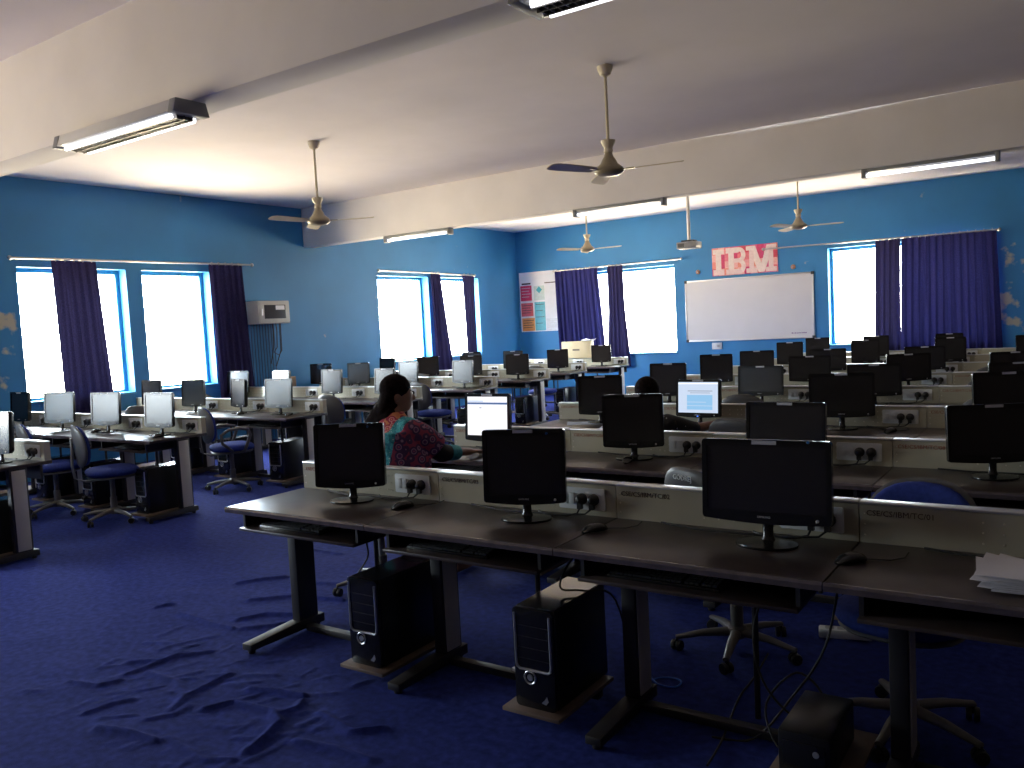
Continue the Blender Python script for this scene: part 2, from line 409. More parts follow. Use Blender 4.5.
def curtain(side, t0, t1, b0, b1, z1, z0, folds, amp, m, label, cat='curtain', waist=None):
    """pleated cloth hanging from the rod: top from t0 to t1, bottom from b0 to b1"""
    n = max(24, folds*12); rows = 26; vs = []; r = random.Random(int(abs(t0*100)))
    ph = [r.uniform(-.5, .5) for _ in range(n+1)]
    for j in range(rows+1):
        t = j/rows; z = z1+(z0-z1)*t
        lo = t0+(b0-t0)*t; hi = t1+(b1-t1)*t
        if waist:
            c, d = waist; k = math.exp(-((t-c)/.25)**2)*d; mid = (lo+hi)/2; lo = mid+(lo-mid)*(1-k); hi = mid+(hi-mid)*(1-k)
        for i in range(n+1):
            u = i/n; a = lo+(hi-lo)*u
            w = math.sin(2*PI*folds*u+ph[i]*.25+.35*math.sin(3*t+u*9))
            w2 = .35*math.sin(2*PI*folds*2.3*u+2*t)
            e = amp*(.55+.45*t)*(w+w2)*(.4+.6*min(1, t*6))
            off = .10+e
            vs.append((XL+off, a, z) if side == 'l' else (a, YF-off, z))
    fs = [(j*(n+1)+i, j*(n+1)+i+1, (j+1)*(n+1)+i+1, (j+1)*(n+1)+i) for j in range(rows) for i in range(n)]
    o = MB().add(vs, fs).build('curtain', m, smooth=80); tag(o, label, cat, 'navy window curtains')
    # stitched heading tape and the metal rings on the rod
    h = MB()
    for k in range(max(3, folds)):
        a = t0+(t1-t0)*(k+.5)/max(3, folds)
        c = Vector((XL+.10, a, z1+.012) if side == 'l' else (a, YF-.10, z1+.012)); pts = []
        for q in range(11):
            g = 2*PI*q/10
            pts.append(c+(Vector((math.cos(g), 0, math.sin(g))) if side == 'l' else Vector((0, math.cos(g), math.sin(g))))*.022)
        h.tube(pts, .004, 5)
    h.build('rings', 'rod', o)
    return o
curtain('l', 5.40, 5.97, 5.42, 6.10, 2.70, .62, 5, .035, 'curt', 'navy curtain bunched in the middle of the tall window by the peeling plaster')
curtain('l', 7.66, 8.25, 7.70, 8.36, 2.72, .62, 5, .035, 'curt', 'navy curtain drawn beside the grey wall cabinet')
curtain('l', 12.70, 13.00, 12.72, 13.30, 2.70, .66, 3, .03, 'curt', 'narrow navy curtain between the two bright windows near the room corner')
curtain('l', 13.72, 14.12, 13.74, 14.10, 2.69, .66, 3, .03, 'curt', 'slim navy curtain at the corner end of the wall rod')
curtain('f', -9.56, -8.50, -9.50, -8.36, 2.74, .62, 9, .038, 'curt2', 'wide navy curtain next to the coloured wall charts')
curtain('f', -8.26, -7.90, -8.32, -7.80, 2.74, .62, 4, .035, 'curt', 'narrow gathered navy curtain crossing the window next to the whiteboard', waist=(.42, .12))
curtain('f', -2.98, -2.58, -3.02, -2.60, 2.75, .62, 4, .03, 'curt', 'gathered navy curtain at the bright half of the window beyond the whiteboard')
curtain('f', -2.56, -1.14, -2.60, -1.06, 2.75, .62, 12, .038, 'curt2', 'wide navy curtain with light shining through beside the peeling wall')

# ------------------------------------------------------------------ desks
def desk_parts(P, legx, cover, name='computer_desk'):
    root = thing(name, (0, 0, 0))
    m = MB(); m.box(0.002, P-.002, 0, .592, DZ-.025, DZ); m.build('worktop', 'wood', root, bevel=.004)
    m = MB(); m.prism([(-.006, DZ-.027), (.004, DZ-.027), (.004, DZ+.0015), (-.002, DZ+.0015), (-.008, DZ-.008)], .002, P-.002, 'x')
    m.build('front_edge', 'nosing', root)
    rm = MB().box(.002, P-.002, .535, .585, DZ, DZ+.142); rm.mi = 1
    for i in range(6):
        for j in range(3): rm.ball((P*.40+i*.062, .5345, DZ+.035+j*.036), .004, .003, .004, 6)
    for j in range(3): rm.ball((.02, .5345, DZ+.03+j*.04), .004, .003, .004, 6); rm.ball((P-.32, .5345, DZ+.03+j*.04), .004, .003, .004, 6)
    rc = rm.build('raceway', ['cream', 'rivet'], root)
    MB().box(.001, P-.001, .530, .590, DZ+.142, DZ+.152).build('raceway_lid', 'alu', rc, bevel=.003)
    m = MB(); c = P-.17; m.prism(rrect(.235, .098, .008), .5345, .526, 'y', Matrix.Translation((c, 0, DZ+.075))); m.build('socket_plate', 'plate', rc, bevel=.002)
    m = MB()
    for k in (0, 1): m.box(c-.098+k*.036, c-.070+k*.036, .519, .527, DZ+.05, DZ+.10)
    m.build('switches', 'plate', rc, bevel=.002)
    for k in (0, 1):
        x = c+.005+k*.06; m = MB()
        rot = Matrix.Translation((x, .526, DZ+.075)) @ Matrix.Rotation(PI/2, 4, 'X')
        m.lathe([(.004, 0), (.026, .0), (.026, .014), (.021, .02), (.017, .034), (.008, .04)], 14, mtx=rot)
        m.box(x-.011, x+.011, .492, .512, DZ+.035, DZ+.075); m.build('plug', 'plug', rc)
        e = MB(); dx = -.05-.1*k
        e.tube([(x, .500, DZ+.04), (x+dx*.2, .49, DZ+.015), (x+dx, .47, DZ+.006), (x+dx*3.2, .46, DZ+.006), (x+dx*4.5, .51, DZ+.006)], .0045, 6); e.build('plug_cord', 'cable', rc)
    # modesty rail, leg post, foot, keyboard tray, cable pole and tower stand
    MB().box(.01, P-.01, .50, .52, .60, DZ-.026).build('rear_rail', 'steel', root, bevel=.002)
    lg = MB().box(legx-.03, legx+.03, .27, .40, .07, DZ-.025).build('leg', 'steel', root, bevel=.004)
    if cover: MB().box(legx+.030, legx+.036, .285, .385, .08, DZ-.04).build('leg_cover', 'creamleg', lg, bevel=.002)
    f = MB(); f.prism([(-.06, .022), (.44, .022), (.44, .07), (.25, .072), (-.06, .055)], legx-.035, legx+.035, 'x')
    for y in (-.03, .41): f.lathe([(.018, 0), (.02, .02), (.012, .024)], 10, (legx, y, 0))
    f.build('foot', 'steel', root, bevel=.004)
    r0, r1 = (legx+.036, P-.003) if legx < P/2 else (.003, legx-.036)
    MB().box(r0, r1, .30, .345, .012, .044).build('floor_rail', 'steel', root, bevel=.003)
    tr = MB(); tr.box(.10 if P > .95 else .05, .92 if P > .95 else .79, .0, .38, .622, .637); tr.build('keyboard_tray', 'wood', root, bevel=.003)
    for x in ((.10, .905) if P > .95 else (.05, .775)): MB().box(x, x+.015, .03, .37, .637, DZ-.025).build('tray_bracket', 'steel', root)
    px = .63 if P > .95 else .30
    MB().tube([(px, .44, .02), (px, .44, DZ-.025)], .012, 8).build('cable_pole', 'steel', root)
    st = MB().box(.80, 1.07, -.02, .44, .045, .062).build('tower_stand', 'stand', root, bevel=.003)
    return root

def place_desks(proto, side, k, x0, P, n, yfront, used, word, ink):
    out = []
    for j in range(n):
        o = proto if not used[0] else copy_tree(proto)
        used[0] = True
        o.location = (x0+j*P, yfront, 0); out.append(o)
    return out

R_Y = [2.67, 4.265, 5.865, 7.465, 9.065, 10.66, 12.26, 13.86]
R_X = [-3.68, -3.84, -3.895, -4.02, -4.10, -4.17, -4.20, -4.25]
L_Y = [2.70, 4.25, 5.89, 7.51, 9.14, 10.71, 12.26, 13.86]
L_XE = [-6.66, -6.86, -6.97, -6.95, -6.92, -7.0, -7.2, -7.18]; LP = .91
COLW = ['at the aisle end', 'second from the aisle', 'third from the aisle', 'fourth from the aisle']
def where(side, k, c):
    return '%s row back on the %s side, %s' % (ORD[k], 'whiteboard' if side == 'R' else 'window', COLW[c])

protoR = desk_parts(1.0, .17, True); protoL = desk_parts(LP, LP-.037, True)
letters_cache = {}
def lettering(root, s, ink, x=.025):
    me = text_mesh('marker_lettering', s, .029, ink)
    rc = [c for c in root.children if c.name.startswith('raceway')][0]
    o = link('marker_lettering', me, rc); o.location = (x, .5340, DZ+.102)
    return o
used = [False]; R_DESK = {}
bpy.context.view_layer.update()
num = {0: [4, 3, 2, 1], 1: [5, 6, 7, 8], 2: [12, 11, 10, 9], 3: [13, 14, 15, 16], 4: [20, 19, 18, 17]}
for k in range(8):
    for j in range(4):
        o = protoR if (k, j) == (0, 0) else copy_tree(protoR)
        o.location = (R_X[k]+j*1.0, R_Y[k], 0); R_DESK[k, j] = o
        tag(o, 'dark brown computer desk, '+where('R', k, j), 'desk', 'computer desks on the whiteboard side')
L_DESK = {}
for k in range(8):
    for j in range(4 if k < 6 else 3):
        o = protoL if (k, j) == (0, 0) else copy_tree(protoL)
        o.location = (L_XE[k]-(j+1)*LP, L_Y[k], 0); L_DESK[k, j] = o
        tag(o, 'dark brown computer desk, '+where('L', k, j), 'desk', 'computer desks on the window side')
for k in range(5):
    for j in range(4):
        lettering(R_DESK[k, j], 'CSE/CS/IBM/TC/%02d' % num[k][j], 'ink' if k == 0 and j > 0 else 'inkred')

# ------------------------------------------------------------------ monitors
logo_me = text_mesh('brand_lettering', 'SAMSUNG', .0105, 'logo', .0003)
def monitor_parts(W, Hh, z0, name='monitor'):
    root = thing(name, (0, 0, 0)); top = z0+Hh
    tilt = Matrix.Translation((0, 0, z0)) @ Matrix.Rotation(math.radians(-4), 4, 'X') @ Matrix.Translation((0, 0, -z0))
    outer = rrect(W, Hh, .014, 5, .010, z0)
    bz, bb = .019, .034
    ix, iz0, iz1 = W/2-bz, z0+bb, top-bz-.003
    n = len(outer); m = MB()
    inner = [(max(-ix, min(ix, a)), max(iz0, min(iz1, b))) for a, b in outer]
    v = [(a, -.016, b) for a, b in outer]+[(a, -.016, b) for a, b in inner]+[(a, -.010, b) for a, b in inner]+[(a, .012, b) for a, b in outer]
    v += [(a*.93, .032, z0+(b-z0)*.93+Hh*.035) for a, b in outer]+[(a*.62, .047, z0+(b-z0)*.6+Hh*.2) for a, b in outer]
    f = []
    for i in range(n):
        j = (i+1) % n
        f += [(i, j, n+j, n+i), (n+i, n+j, 2*n+j, 2*n+i), (i, 3*n+i, 3*n+j, j), (3*n+i, 4*n+i, 4*n+j, 3*n+j), (4*n+i, 5*n+i, 5*n+j, 4*n+j)]
    f.append(tuple(range(5*n, 6*n)))
    m.add([tilt @ Vector(p) for p in v], f)
    m.build('housing', 'black', root, smooth=40)
    s = MB(); s.add([tilt @ Vector(p) for p in ((-ix, -.011, iz0), (ix, -.011, iz0), (ix, -.011, iz1), (-ix, -.011, iz1), (-ix, -.006, iz0), (ix, -.006, iz0), (ix, -.006, iz1), (-ix, -.006, iz1))],
                    [(0, 1, 2, 3), (7, 6, 5, 4), (0, 4, 5, 1), (1, 5, 6, 2), (2, 6, 7, 3), (3, 7, 4, 0)])
    scr = s.build('screen', 'screen', root, smooth=0)
    t = MB().box(-.045, .045, -.0175, -.0155, top-.017, top-.003, tilt).build('sticker', 'tab', root)
    lo = link('brand_lettering', logo_me, root); lo.matrix_local = tilt @ Matrix.Translation((-.028, -.0163, z0+.012))
    MB().ball((W/2-.05, -.016, z0+.014), .006, .004, .006, 8, tilt).build('power_button', 'logo', root)
    nk = MB(); nk.loft([((0, .022, .008), (.030, 0, 0), (0, .020, 0)), ((0, .024, .03), (.020, 0, 0), (0, .012, 0)), ((0, .026, z0-.01), (.020, 0, 0), (0, .011, 0)), ((0, .028, z0+.08), (.032, 0, 0), (0, .010, 0))], 12)
    nk.build('neck', 'black', root)
    b = MB(); b.lathe([(.7, 0), (.985, 0), (1.0, .004), (.985, .009), (.6, .013), (.2, .016)], 32, (0, 0, 0), .115, .085)
    b.build('stand_base', 'black', root, smooth=50)
    return root, (ix, iz0, iz1, tilt)
mon_s, dim_s = monitor_parts(.375, .325, .078)
mon_w, dim_w = monitor_parts(.475, .292, .088)

def lit_screen(root, dim, rects, name='lit_window'):
    """pages and bars shown on a switched-on screen"""
    ix, iz0, iz1, tilt = dim
    scr = [c for c in root.children if c.name.startswith('screen')][0]
    m = MB(); mats = []
    for i, (u0, u1, v0, v1, mm) in enumerate(rects):
        if mm not in mats: mats.append(mm)
        m.mi = mats.index(mm); d = -.0112-.00015*(i+1)
        q = [tilt @ Vector((-ix+2*ix*u, d, iz0+(iz1-iz0)*w)) for u, w in ((u0, v0), (u1, v0), (u1, v1), (u0, v1))]
        m.add(q, [(0, 1, 2, 3)])
    return m.build(name, mats, scr, smooth=0)
M['e_white'] = emit('screen_white', (.95, .95, 1.0), 1.05)
M['e_page'] = emit('screen_pale_blue', (.68, .80, 1.0), .85)
M['e_sky'] = emit('screen_sky_blue', (.34, .66, 1.0), .80)
M['e_bar'] = emit('screen_blue_bar', (.10, .22, .55), .55)
M['e_grey'] = emit('screen_grey_line', (.35, .38, .5), .5)

RM = [(0, -3.12, 3.03, 26, 's'), (0, -2.04, 3.03, 20, 's'), (0, -0.97, 3.03, 2, 'w'), (1, -3.4, 4.63, 1, 's'), (1, -2.29, 4.63, 20, 's'), (1, -1.36, 4.63, -2, 'w'), (1, -0.35, 4.63, 28, 'w'), (2, -3.37, 6.22, 22, 's'), (2, -2.5, 6.22, -3, 's'), (2, -1.42, 6.22, 12, 'w'), (2, -0.385, 6.22, 26, 'w'), (3, -3.46, 7.83, 7, 's'), (3, -2.52, 7.83, -5, 'w'), (3, -1.51, 7.83, 12, 'w'), (3, -0.42, 7.83, 24, 'w'), (4, -3.55, 9.43, 14, 's'), (4, -2.48, 9.43, 12, 'w'), (4, -1.48, 9.43, 28, 'w'), (4, -0.53, 9.43, 20, 'w'), (5, -3.58, 11.01, 12, 'w'), (5, -2.67, 11.01, 11, 'w'), (5, -1.55, 11.01, 12, 'w'), (6, -3.6, 12.61, 12, 's'), (6, -2.54, 12.61, 14, 's'), (6, -1.46, 12.61, 12, 's'), (6, -0.52, 12.61, 17, 's'), (7, -3.6, 14.21, 12, 's'), (7, -2.7, 14.21, 13, 's'), (7, -1.66, 14.21, 12, 's')]
LM = [(0, -7.01, 3.06, 3, 's'), (1, -9.91, 4.59, 2, 's'), (1, -9.05, 4.59, 20, 's'), (1, -8.15, 4.59, 13, 's'), (1, -7.23, 4.59, 8, 's'), (2, -9.96, 6.24, 3, 's'), (2, -9.07, 6.24, 8, 's'), (2, -8.2, 6.24, -13, 's'), (2, -7.49, 6.24, 10, 's'), (3, -10.31, 7.86, 14, 's'), (3, -9.35, 7.86, -6, 's'), (3, -8.34, 7.86, 0, 's'), (3, -7.38, 7.86, -7, 's'), (4, -10.3, 9.49, 22, 's'), (4, -9.45, 9.49, 19, 's'), (4, -8.41, 9.49, -1, 's'), (4, -7.37, 9.49, -2, 's'), (5, -10.29, 11.06, -3, 's'), (5, -9.33, 11.06, 32, 's'), (5, -8.4, 11.06, 19, 's'), (5, -7.47, 11.06, 23, 's'), (6, -9.56, 12.61, 16, 's'), (6, -8.61, 12.61, 13, 's'), (6, -7.65, 12.61, 23, 's'), (7, -7.64, 14.21, 20, 's')]
SPECIAL = {('R', 0, 0): 'black square monitor on the first desk edge beside the woman in the patterned shawl',
           ('R', 0, 1): 'black square monitor in the first row between two mice',
           ('R', 0, 2): 'large black widescreen monitor in the first row, nearest the paper stack'.replace('nearest', 'next to'),
           ('R', 1, 0): 'lit monitor showing a white page before the woman in the patterned shawl',
           ('R', 2, 1): 'lit monitor showing a pale blue document before the dark-haired seated person'}
first = {'s': True, 'w': True}; MON = {}
for ch in list(R_DESK[0, 0].children):
    if ch.name.startswith('leg'):
        for c2 in list(ch.children): bpy.data.objects.remove(c2)
cnt = {}
for side, lst in (('R', RM), ('L', LM)):
    for (k, x, y, yaw, kd) in lst:
        if side == 'R': c = min(3, max(0, int((x-R_X[k])//1.0)))
        else: c = min(3, max(0, int((L_XE[k]-x)//LP)))
        while (side, k, c) in MON: c += 1
        src = mon_s if kd == 's' else mon_w
        o = src if first[kd] else copy_tree(src); first[kd] = False
        o.location = (x, y, DZ); o.rotation_euler = (0, 0, math.radians(yaw)); MON[side, k, c] = o
        if kd == 'w' and not k: o.scale = (1, 1, 1.035)
        if kd == 'w' and k: o.scale = (.926, 1, 1.06 if k == 2 else .95)
        if (side, k, c) == ('R', 2, 1): o.scale = (1, 1, .90)
        lab = SPECIAL.get((side, k, c)) or 'black %s monitor, %s' % ('square' if kd == 's' else 'widescreen', where(side, k, min(c, 3)))
        tag(o, lab, 'monitor', 'monitors on the whiteboard side' if side == 'R' else 'monitors on the window side')
lit_screen(MON['R', 1, 0], dim_s, [(0, 1, 0, 1, 'e_white'), (0, 1, .80, .85, 'e_bar'), (0, .4, .86, .90, 'e_page'), (.30, .36, .70, .72, 'e_grey'), (.05, .2, .62, .63, 'e_page')])
lit_screen(MON['R', 2, 1], dim_s, [(0, 1, 0, 1, 'e_page'), (.22, .86, .10, .58, 'e_sky'), (.24, .86, .70, .72, 'e_grey'), (.30, .8, .64, .655, 'e_grey'), (0, 1, .93, .97, 'e_white'), (.22, .86, .22, .235, 'e_page'), (.22, .7, .34, .355, 'e_page')])
for kk in ((('R', 1, 0)), (('R', 2, 1))):
    MB().ball((.0, -.02, .084), .008, .004, .005, 8).build('power_light', 'blue_led', MON[kk])
for j in range(3):
    o = MON['R', 0, j]; W = .375 if j < 2 else .475; zt = .403 if j < 2 else .395
    MB().lathe([(.005, 0), (.005, .002)], 10, mtx=Matrix.Translation((W/2-.075, -.035+.0187, zt-.016)) @ Matrix.Rotation(PI/2, 4, 'X')).build('blue_sticker', 'blue_dot', o)

# ------------------------------------------------------------------ towers, keyboards, mice
def tower_parts():
    root = thing('computer_tower', (0, 0, 0))
    MB().box(-.092, .092, .012, .43, .0, .405).build('case', 'tower', root, bevel=.004)
    m = MB(); m.prism(rrect(.19, .41, .02, 5, 0, -.002), -.012, .014, 'y'); m.build('front_panel', 'towertop', root, bevel=.003)
    # silver U-shaped trim round the drive bays, and the ring-shaped power button below it
    pts = [(-.082, .385), (-.082, .18), (-.078, .165), (-.066, .157), (.066, .157), (.078, .165), (.082, .18), (.082, .385)]
    MB().tube([(a, -.014, b) for a, b in pts], .0055, 8).build('trim', 'silver', root)
    m = MB(); m.tube([(.026*math.cos(2*PI*i/16)-.02, -.013, .125+.026*math.sin(2*PI*i/16)) for i in range(17)], .004, 6)
    m.lathe([(.004, -.001), (.014, -.001), (.013, .004)], 14, mtx=Matrix.Translation((-.02, -.012, .125)) @ Matrix.Rotation(PI/2, 4, 'X'))
    m.build('power_button', 'silver', root)
    m = MB()
    for k in range(4): m.box(-.075, .075, -.0135, -.012, .20+.045*k, .202+.045*k)
    m.build('drive_bays', 'steel', root)
    MB().prism([(.03, .03), (.05, .025), (.062, .04), (.055, .06), (.045, .045)], -.0135, -.012, 'y').build('badge', 'silver', root)
    MB().box(-.088, .088, .016, .42, .405, .407).build('top_cover', 'towertop', root)
    return root
tw = tower_parts(); fr = True
TW = [('R', 0, 0), ('R', 0, 1), ('R', 1, 0), ('R', 1, 1), ('R', 1, 2)]+[('L', k, c) for k in range(6) for c in range(3)]+[('L', 6, 0), ('L', 7, 0)]
for side, k, c in TW:
    o = tw if fr else copy_tree(tw); fr = False
    D = (R_DESK if side == 'R' else L_DESK)[k, c]; P = 1.0 if side == 'R' else LP
    o.location = (D.location.x+((.87 if (k, c) == (0, 1) else .935) if side == 'R' else P-.24), D.location.y+.03, .0650)
    if side == 'L' and k == 2 and c == 0: o.rotation_euler = (0, 0, .1)
    lab = 'black computer tower, '+where(side, k, c)
    if (side, k, c) == ('R', 0, 0): lab = 'black tower with silver trim on the stand under the first aisle desk'
    if (side, k, c) == ('R', 0, 1): lab = 'black tower beside the looped blue network cable, first row'
    tag(o, lab, 'computer', 'computer towers under the desks')
for ch in R_DESK[0, 1].children:
    if ch.name.startswith('tower_stand'): ch.location.x -= .07
for D in L_DESK.values():                                  # tower stand sits further in on these desks
    for ch in D.children:
        if ch.name.startswith('tower_stand'): ch.location.x = LP-.24-.935

def keyboard_parts():
    root = thing('keyboard', (0, 0, 0))
    m = MB(); m.prism([(-.07, 0), (.075, 0), (.075, .022), (.06, .024), (-.07, .012)], -.22, .22, 'x'); m.build('case', 'black', root, bevel=.003)
    m = MB()
    for r in range(6):
        y = -.058+r*.021; z = .0135+(y+.07)*.09
        n = 15 if r else 9
        for i in range(15):
            if r == 0 and 4 < i < 9: continue
            m.box(-.212+i*.019, -.196+i*.019, y, y+.017, z-.002, z+.006)
        if r == 0: m.box(-.212+4*.019+.019, -.196+8*.019, y, y+.017, z-.002, z+.006)
        for i in range(3): m.box(.085+i*.019, .101+i*.019, y, y+.017, z-.002, z+.006)
        for i in range(3): m.box(.150+i*.020, .166+i*.020, y, y+.017, z-.002, z+.006)
    m.build('keys', 'keys', root, smooth=0)
    MB().tube([(0, .075, .012), (.02, .13, .01), (.06, .2, .006), (.10, .26, .006), (.13, .30, .01)], .0025, 6).build('lead', 'cable', root)
    return root
kb = keyboard_parts(); fr = True
KB = [('R', 0, 0), ('R', 0, 1), ('R', 0, 2), ('R', 1, 0), ('R', 1, 1)]+[('L', k, c) for k in (1, 2) for c in range(3)]+[('L', 0, 0)]
for side, k, c in KB:
    o = kb if fr else copy_tree(kb); fr = False
    D = (R_DESK if side == 'R' else L_DESK)[k, c]
    o.location = (D.location.x+(.42 if side == 'R' else .44), D.location.y+.12, .6375)
    tag(o, 'black keyboard on tray, '+where(side, k, c), 'keyboard', 'keyboards on the trays')

def mouse_parts():
    root = thing('computer_mouse', (0, 0, 0)); m = MB()
    rings = []
    for t in np.linspace(-1, 1, 13):
        w = .031*max(.12, (1-abs(t)**3.2))**.5*(1-.06*t); h = .036*max(.10, (1-abs(t*.96+.12)**2.4))**.6
        rings.append(((0, -t*.055, h*.5), (w, 0, 0), (0, 0, h*.5)))
    m.loft(rings, 16); m.build('shell', 'black', root, smooth=60)
    MB().tube([(0, .022, .030), (0, .032, .0285), (0, .040, .025)], .004, 8).build('wheel', 'shell', root)
    MB().tube([(0, .053, .008), (.005, .09, .004), (.03, .13, .004), (.02, .19, .004), (-.03, .24, .004)], .0022, 6).build('lead', 'cable', root)
    return root
ms = mouse_parts(); fr = True
MS = [(-2.745, 3.00, 'black mouse by the first socket plate from the aisle, first row', -.5), (-1.655, 2.955, 'black mouse in the first row next to the second socket plate', -.6),
      (-.65, 2.92, 'black mouse beside the big widescreen monitor in the first row', -.8), (-2.27, 4.50, 'black mouse in the second row under the square monitor stand', .2),
      (-1.08, 6.10, 'black mouse in the third row beside two black plugs', -.4), (-8.26, 4.54, 'black mouse between two pale-screened monitors, second row on the window side', .1),
      (-7.05, 4.45, 'black mouse at the aisle end of the second row on the window side', .2), (-7.22, 6.15, 'black mouse at the aisle end of the third row on the window side', .3),
      (-8.02, 6.12, 'black mouse second from the aisle, third row on the window side', .2), (-8.12, 7.72, 'black mouse second from the aisle, fourth row on the window side', .2)]
for x, y, lab, rz in MS:
    o = ms if fr else copy_tree(ms); fr = False
    o.location = (x, y, DZ+.0005); o.rotation_euler = (0, 0, rz); tag(o, lab, 'mouse', 'computer mice')

# ------------------------------------------------------------------ chairs
def pad(w, h, t, e=2.6, n=28):
    """domed cushion with a superellipse outline, in XY, thickness along z"""
    rings = []
    prof = [(.0, -.5), (.80, -.5), (.95, -.36), (1., -.05), (.98, .2), (.90, .40), (.70, .5), (.35, .54), (.0, .55)]
    vs = []; fs = []
    for r, z in prof:
        r = max(r, .001)
        for k in range(n):
            a = 2*PI*k/n; ca, sa = math.cos(a), math.sin(a)
            vs.append(Vector((r*w/2*math.copysign(abs(ca)**(2/e), ca), r*h/2*math.copysign(abs(sa)**(2/e), sa), z*t)))
    for i in range(len(prof)-1):
        for k in range(n): fs.append((i*n+k, i*n+(k+1) % n, (i+1)*n+(k+1) % n, (i+1)*n+k))
    return vs, fs

def chair_parts(arms):
    """faces +Y; origin on the floor under the gas column"""
    root = thing('office_chair', (0, 0, 0))
    vs, fs = pad(.47, .45, .075)
    MB().add([Vector((p.x, p.y+.01, p.z+.465-.25*max(0, p.y-.12)**2*4)) for p in vs], fs).build('seat', 'seat', root, smooth=60)
    vs, fs = pad(.44, .42, .03); MB().add([Vector((p.x, p.y+.01, p.z*1.0+.418)) for p in vs], fs).build('seat_pan', 'shell', root, smooth=60)
    # backrest: cushion in front, plastic shell behind, both curved round the sitter
    def bend(p, y0): return Vector((p.x, y0+p.z*1.0+1.0*p.x*p.x-.10*(p.y), p.y+.722))
    vs, fs = pad(.41, .37, .045, 2.4)
    MB().add([bend(Vector((p.x, p.y, p.z)), -.235) for p in vs], fs).build('backrest', 'seat', root, smooth=60)
    vs, fs = pad(.435, .395, .035, 2.4)
    sh = MB().add([bend(Vector((p.x, p.y, -p.z)), -.268) for p in vs], fs).build('back_shell', 'shell', root, smooth=60)
    sp = MB(); sp.loft([((0, -.06, .40), (.035, 0, 0), (0, 0, .012)), ((0, -.22, .395), (.035, 0, 0), (0, -.006, .014)), ((0, -.30, .43), (.033, 0, 0), (0, -.014, .008)), ((0, -.315, .55), (.03, 0, 0), (0, -.012, 0)), ((0, -.305, .72), (.03, 0, 0), (0, -.012, 0)), ((0, -.31, .80), (.022, 0, 0), (0, -.008, 0))], 12)
    sp.build('back_bar', 'base', root)
    MB().lathe([(.030, .07), (.030, .22), (.022, .225), (.022, .40), (.05, .405), (.05, .415)], 14).build('gas_column', 'base', root)
    MB().lathe([(.035, .065), (.045, .075), (.045, .115), (.03, .125)], 16).build('hub', 'base', root)
    for k in range(5):
        a = 2*PI*k/5+.3; ca, sa = math.cos(a), math.sin(a)
        lg = MB(); lg.loft([((ca*.03, sa*.03, .095), (-sa*.026, ca*.026, 0), (0, 0, .022)), ((ca*.16, sa*.16, .088), (-sa*.022, ca*.022, 0), (0, 0, .017)), ((ca*.29, sa*.29, .066), (-sa*.015, ca*.015, 0), (0, 0, .011))], 10)
        l = lg.build('leg', 'base', root, smooth=50)
        c = MB()
        rot = Matrix.Translation((ca*.285, sa*.285, .027)) @ Matrix.Rotation(a+.9, 4, 'Z') @ Matrix.Rotation(PI/2, 4, 'X')
        for s in (-1, 1): c.lathe([(.006, -.011), (.024, -.010), (.027, 0), (.024, .010), (.006, .011)], 12, mtx=rot @ Matrix.Translation((0, 0, s*.014)))
        c.tube([(ca*.285, sa*.285, .03), (ca*.285, sa*.285, .062)], .008, 8)
        c.build('caster', 'plug', l)
    if arms:
        for s in (-1, 1):
            m = MB(); x = s*.265
            m.tube([(s*.20, .06, .42), (x, .07, .43), (x, .10, .50), (x, .14, .60), (x, .12, .655), (x, .04, .675), (x, -.08, .67), (x, -.16, .62), (x, -.15, .53), (x, -.06, .45), (s*.2, -.04, .42)], .017, 8)
            m.build('armrest', 'shell', root, smooth=60)
    return root
CH = chair_parts(False); CA = chair_parts(True); fc = [True, True]
def chair(x, y, deg, label, arms=False):
    i = int(arms); src = CA if arms else CH
    o = src if fc[i] else copy_tree(src); fc[i] = False
    o.location = (x, y, 0); o.rotation_euler = (0, 0, math.radians(deg)); tag(o, label, 'chair', 'blue office chairs'); return o
# heading 0 faces the whiteboard wall (+Y), -90 faces +X
cRA = chair(-1.36, 3.77, -26, 'grey-backed office chair with pale lettering behind the first desk row')
chair(-.55, 3.31, 172, 'office chair whose blue backrest shows above the raceway near the paper stack')
chair(-7.37, 4.16, -20, 'blue office chair with a bare grey backrest by the second row, window side')
chair(-8.30, 4.12, -18, 'blue office chair tucked behind another at the second row, window side')
chair(-7.54, 5.60, -22, 'blue office chair with loop arms in the aisle gap, window side', True)
chair(-7.22, 7.0, -2, 'black-backed office chair in front of the fourth row, window side')
chair(-7.33, 8.74, -8, 'black-backed office chair beyond the woman by the fifth row, window side')
chair(-8.95, 5.62, 20, 'office chair peeking between the second and third rows, window side')
chair(-9.9, 7.12, 15, 'office chair under the bright window at the fourth row, window side')
chair(-8.72, 10.35, 10, 'office chair in front of the sixth row, window side')
chair(-7.55, 11.9, 10, 'office chair at the aisle end of the seventh row, window side')
chair(-8.85, 13.5, 10, 'office chair in front of the last row, window side')
chair(-1.88, 5.62, -8, 'office chair with curved blue top beside the seated dark-haired person')
chair(-2.42, 7.2, 5, 'office chair behind the lit pale blue monitor')
chair(-.58, 7.15, 8, 'office chair at the fourth row, whiteboard side, beside the wall end')
chair(-.72, 8.75, 8, 'office chair at the fifth row, whiteboard side, fourth from the aisle')
chair(-.80, 10.3, 8, 'office chair at the sixth row, whiteboard side, fourth from the aisle')
me = text_mesh('brand_lettering', 'GODREJ', .034, 'plate', .0008)
lt = link('back_lettering', me, cRA); lt.location = (-.065, -.304, .862); lt.rotation_euler = (math.radians(6), 0, 0)

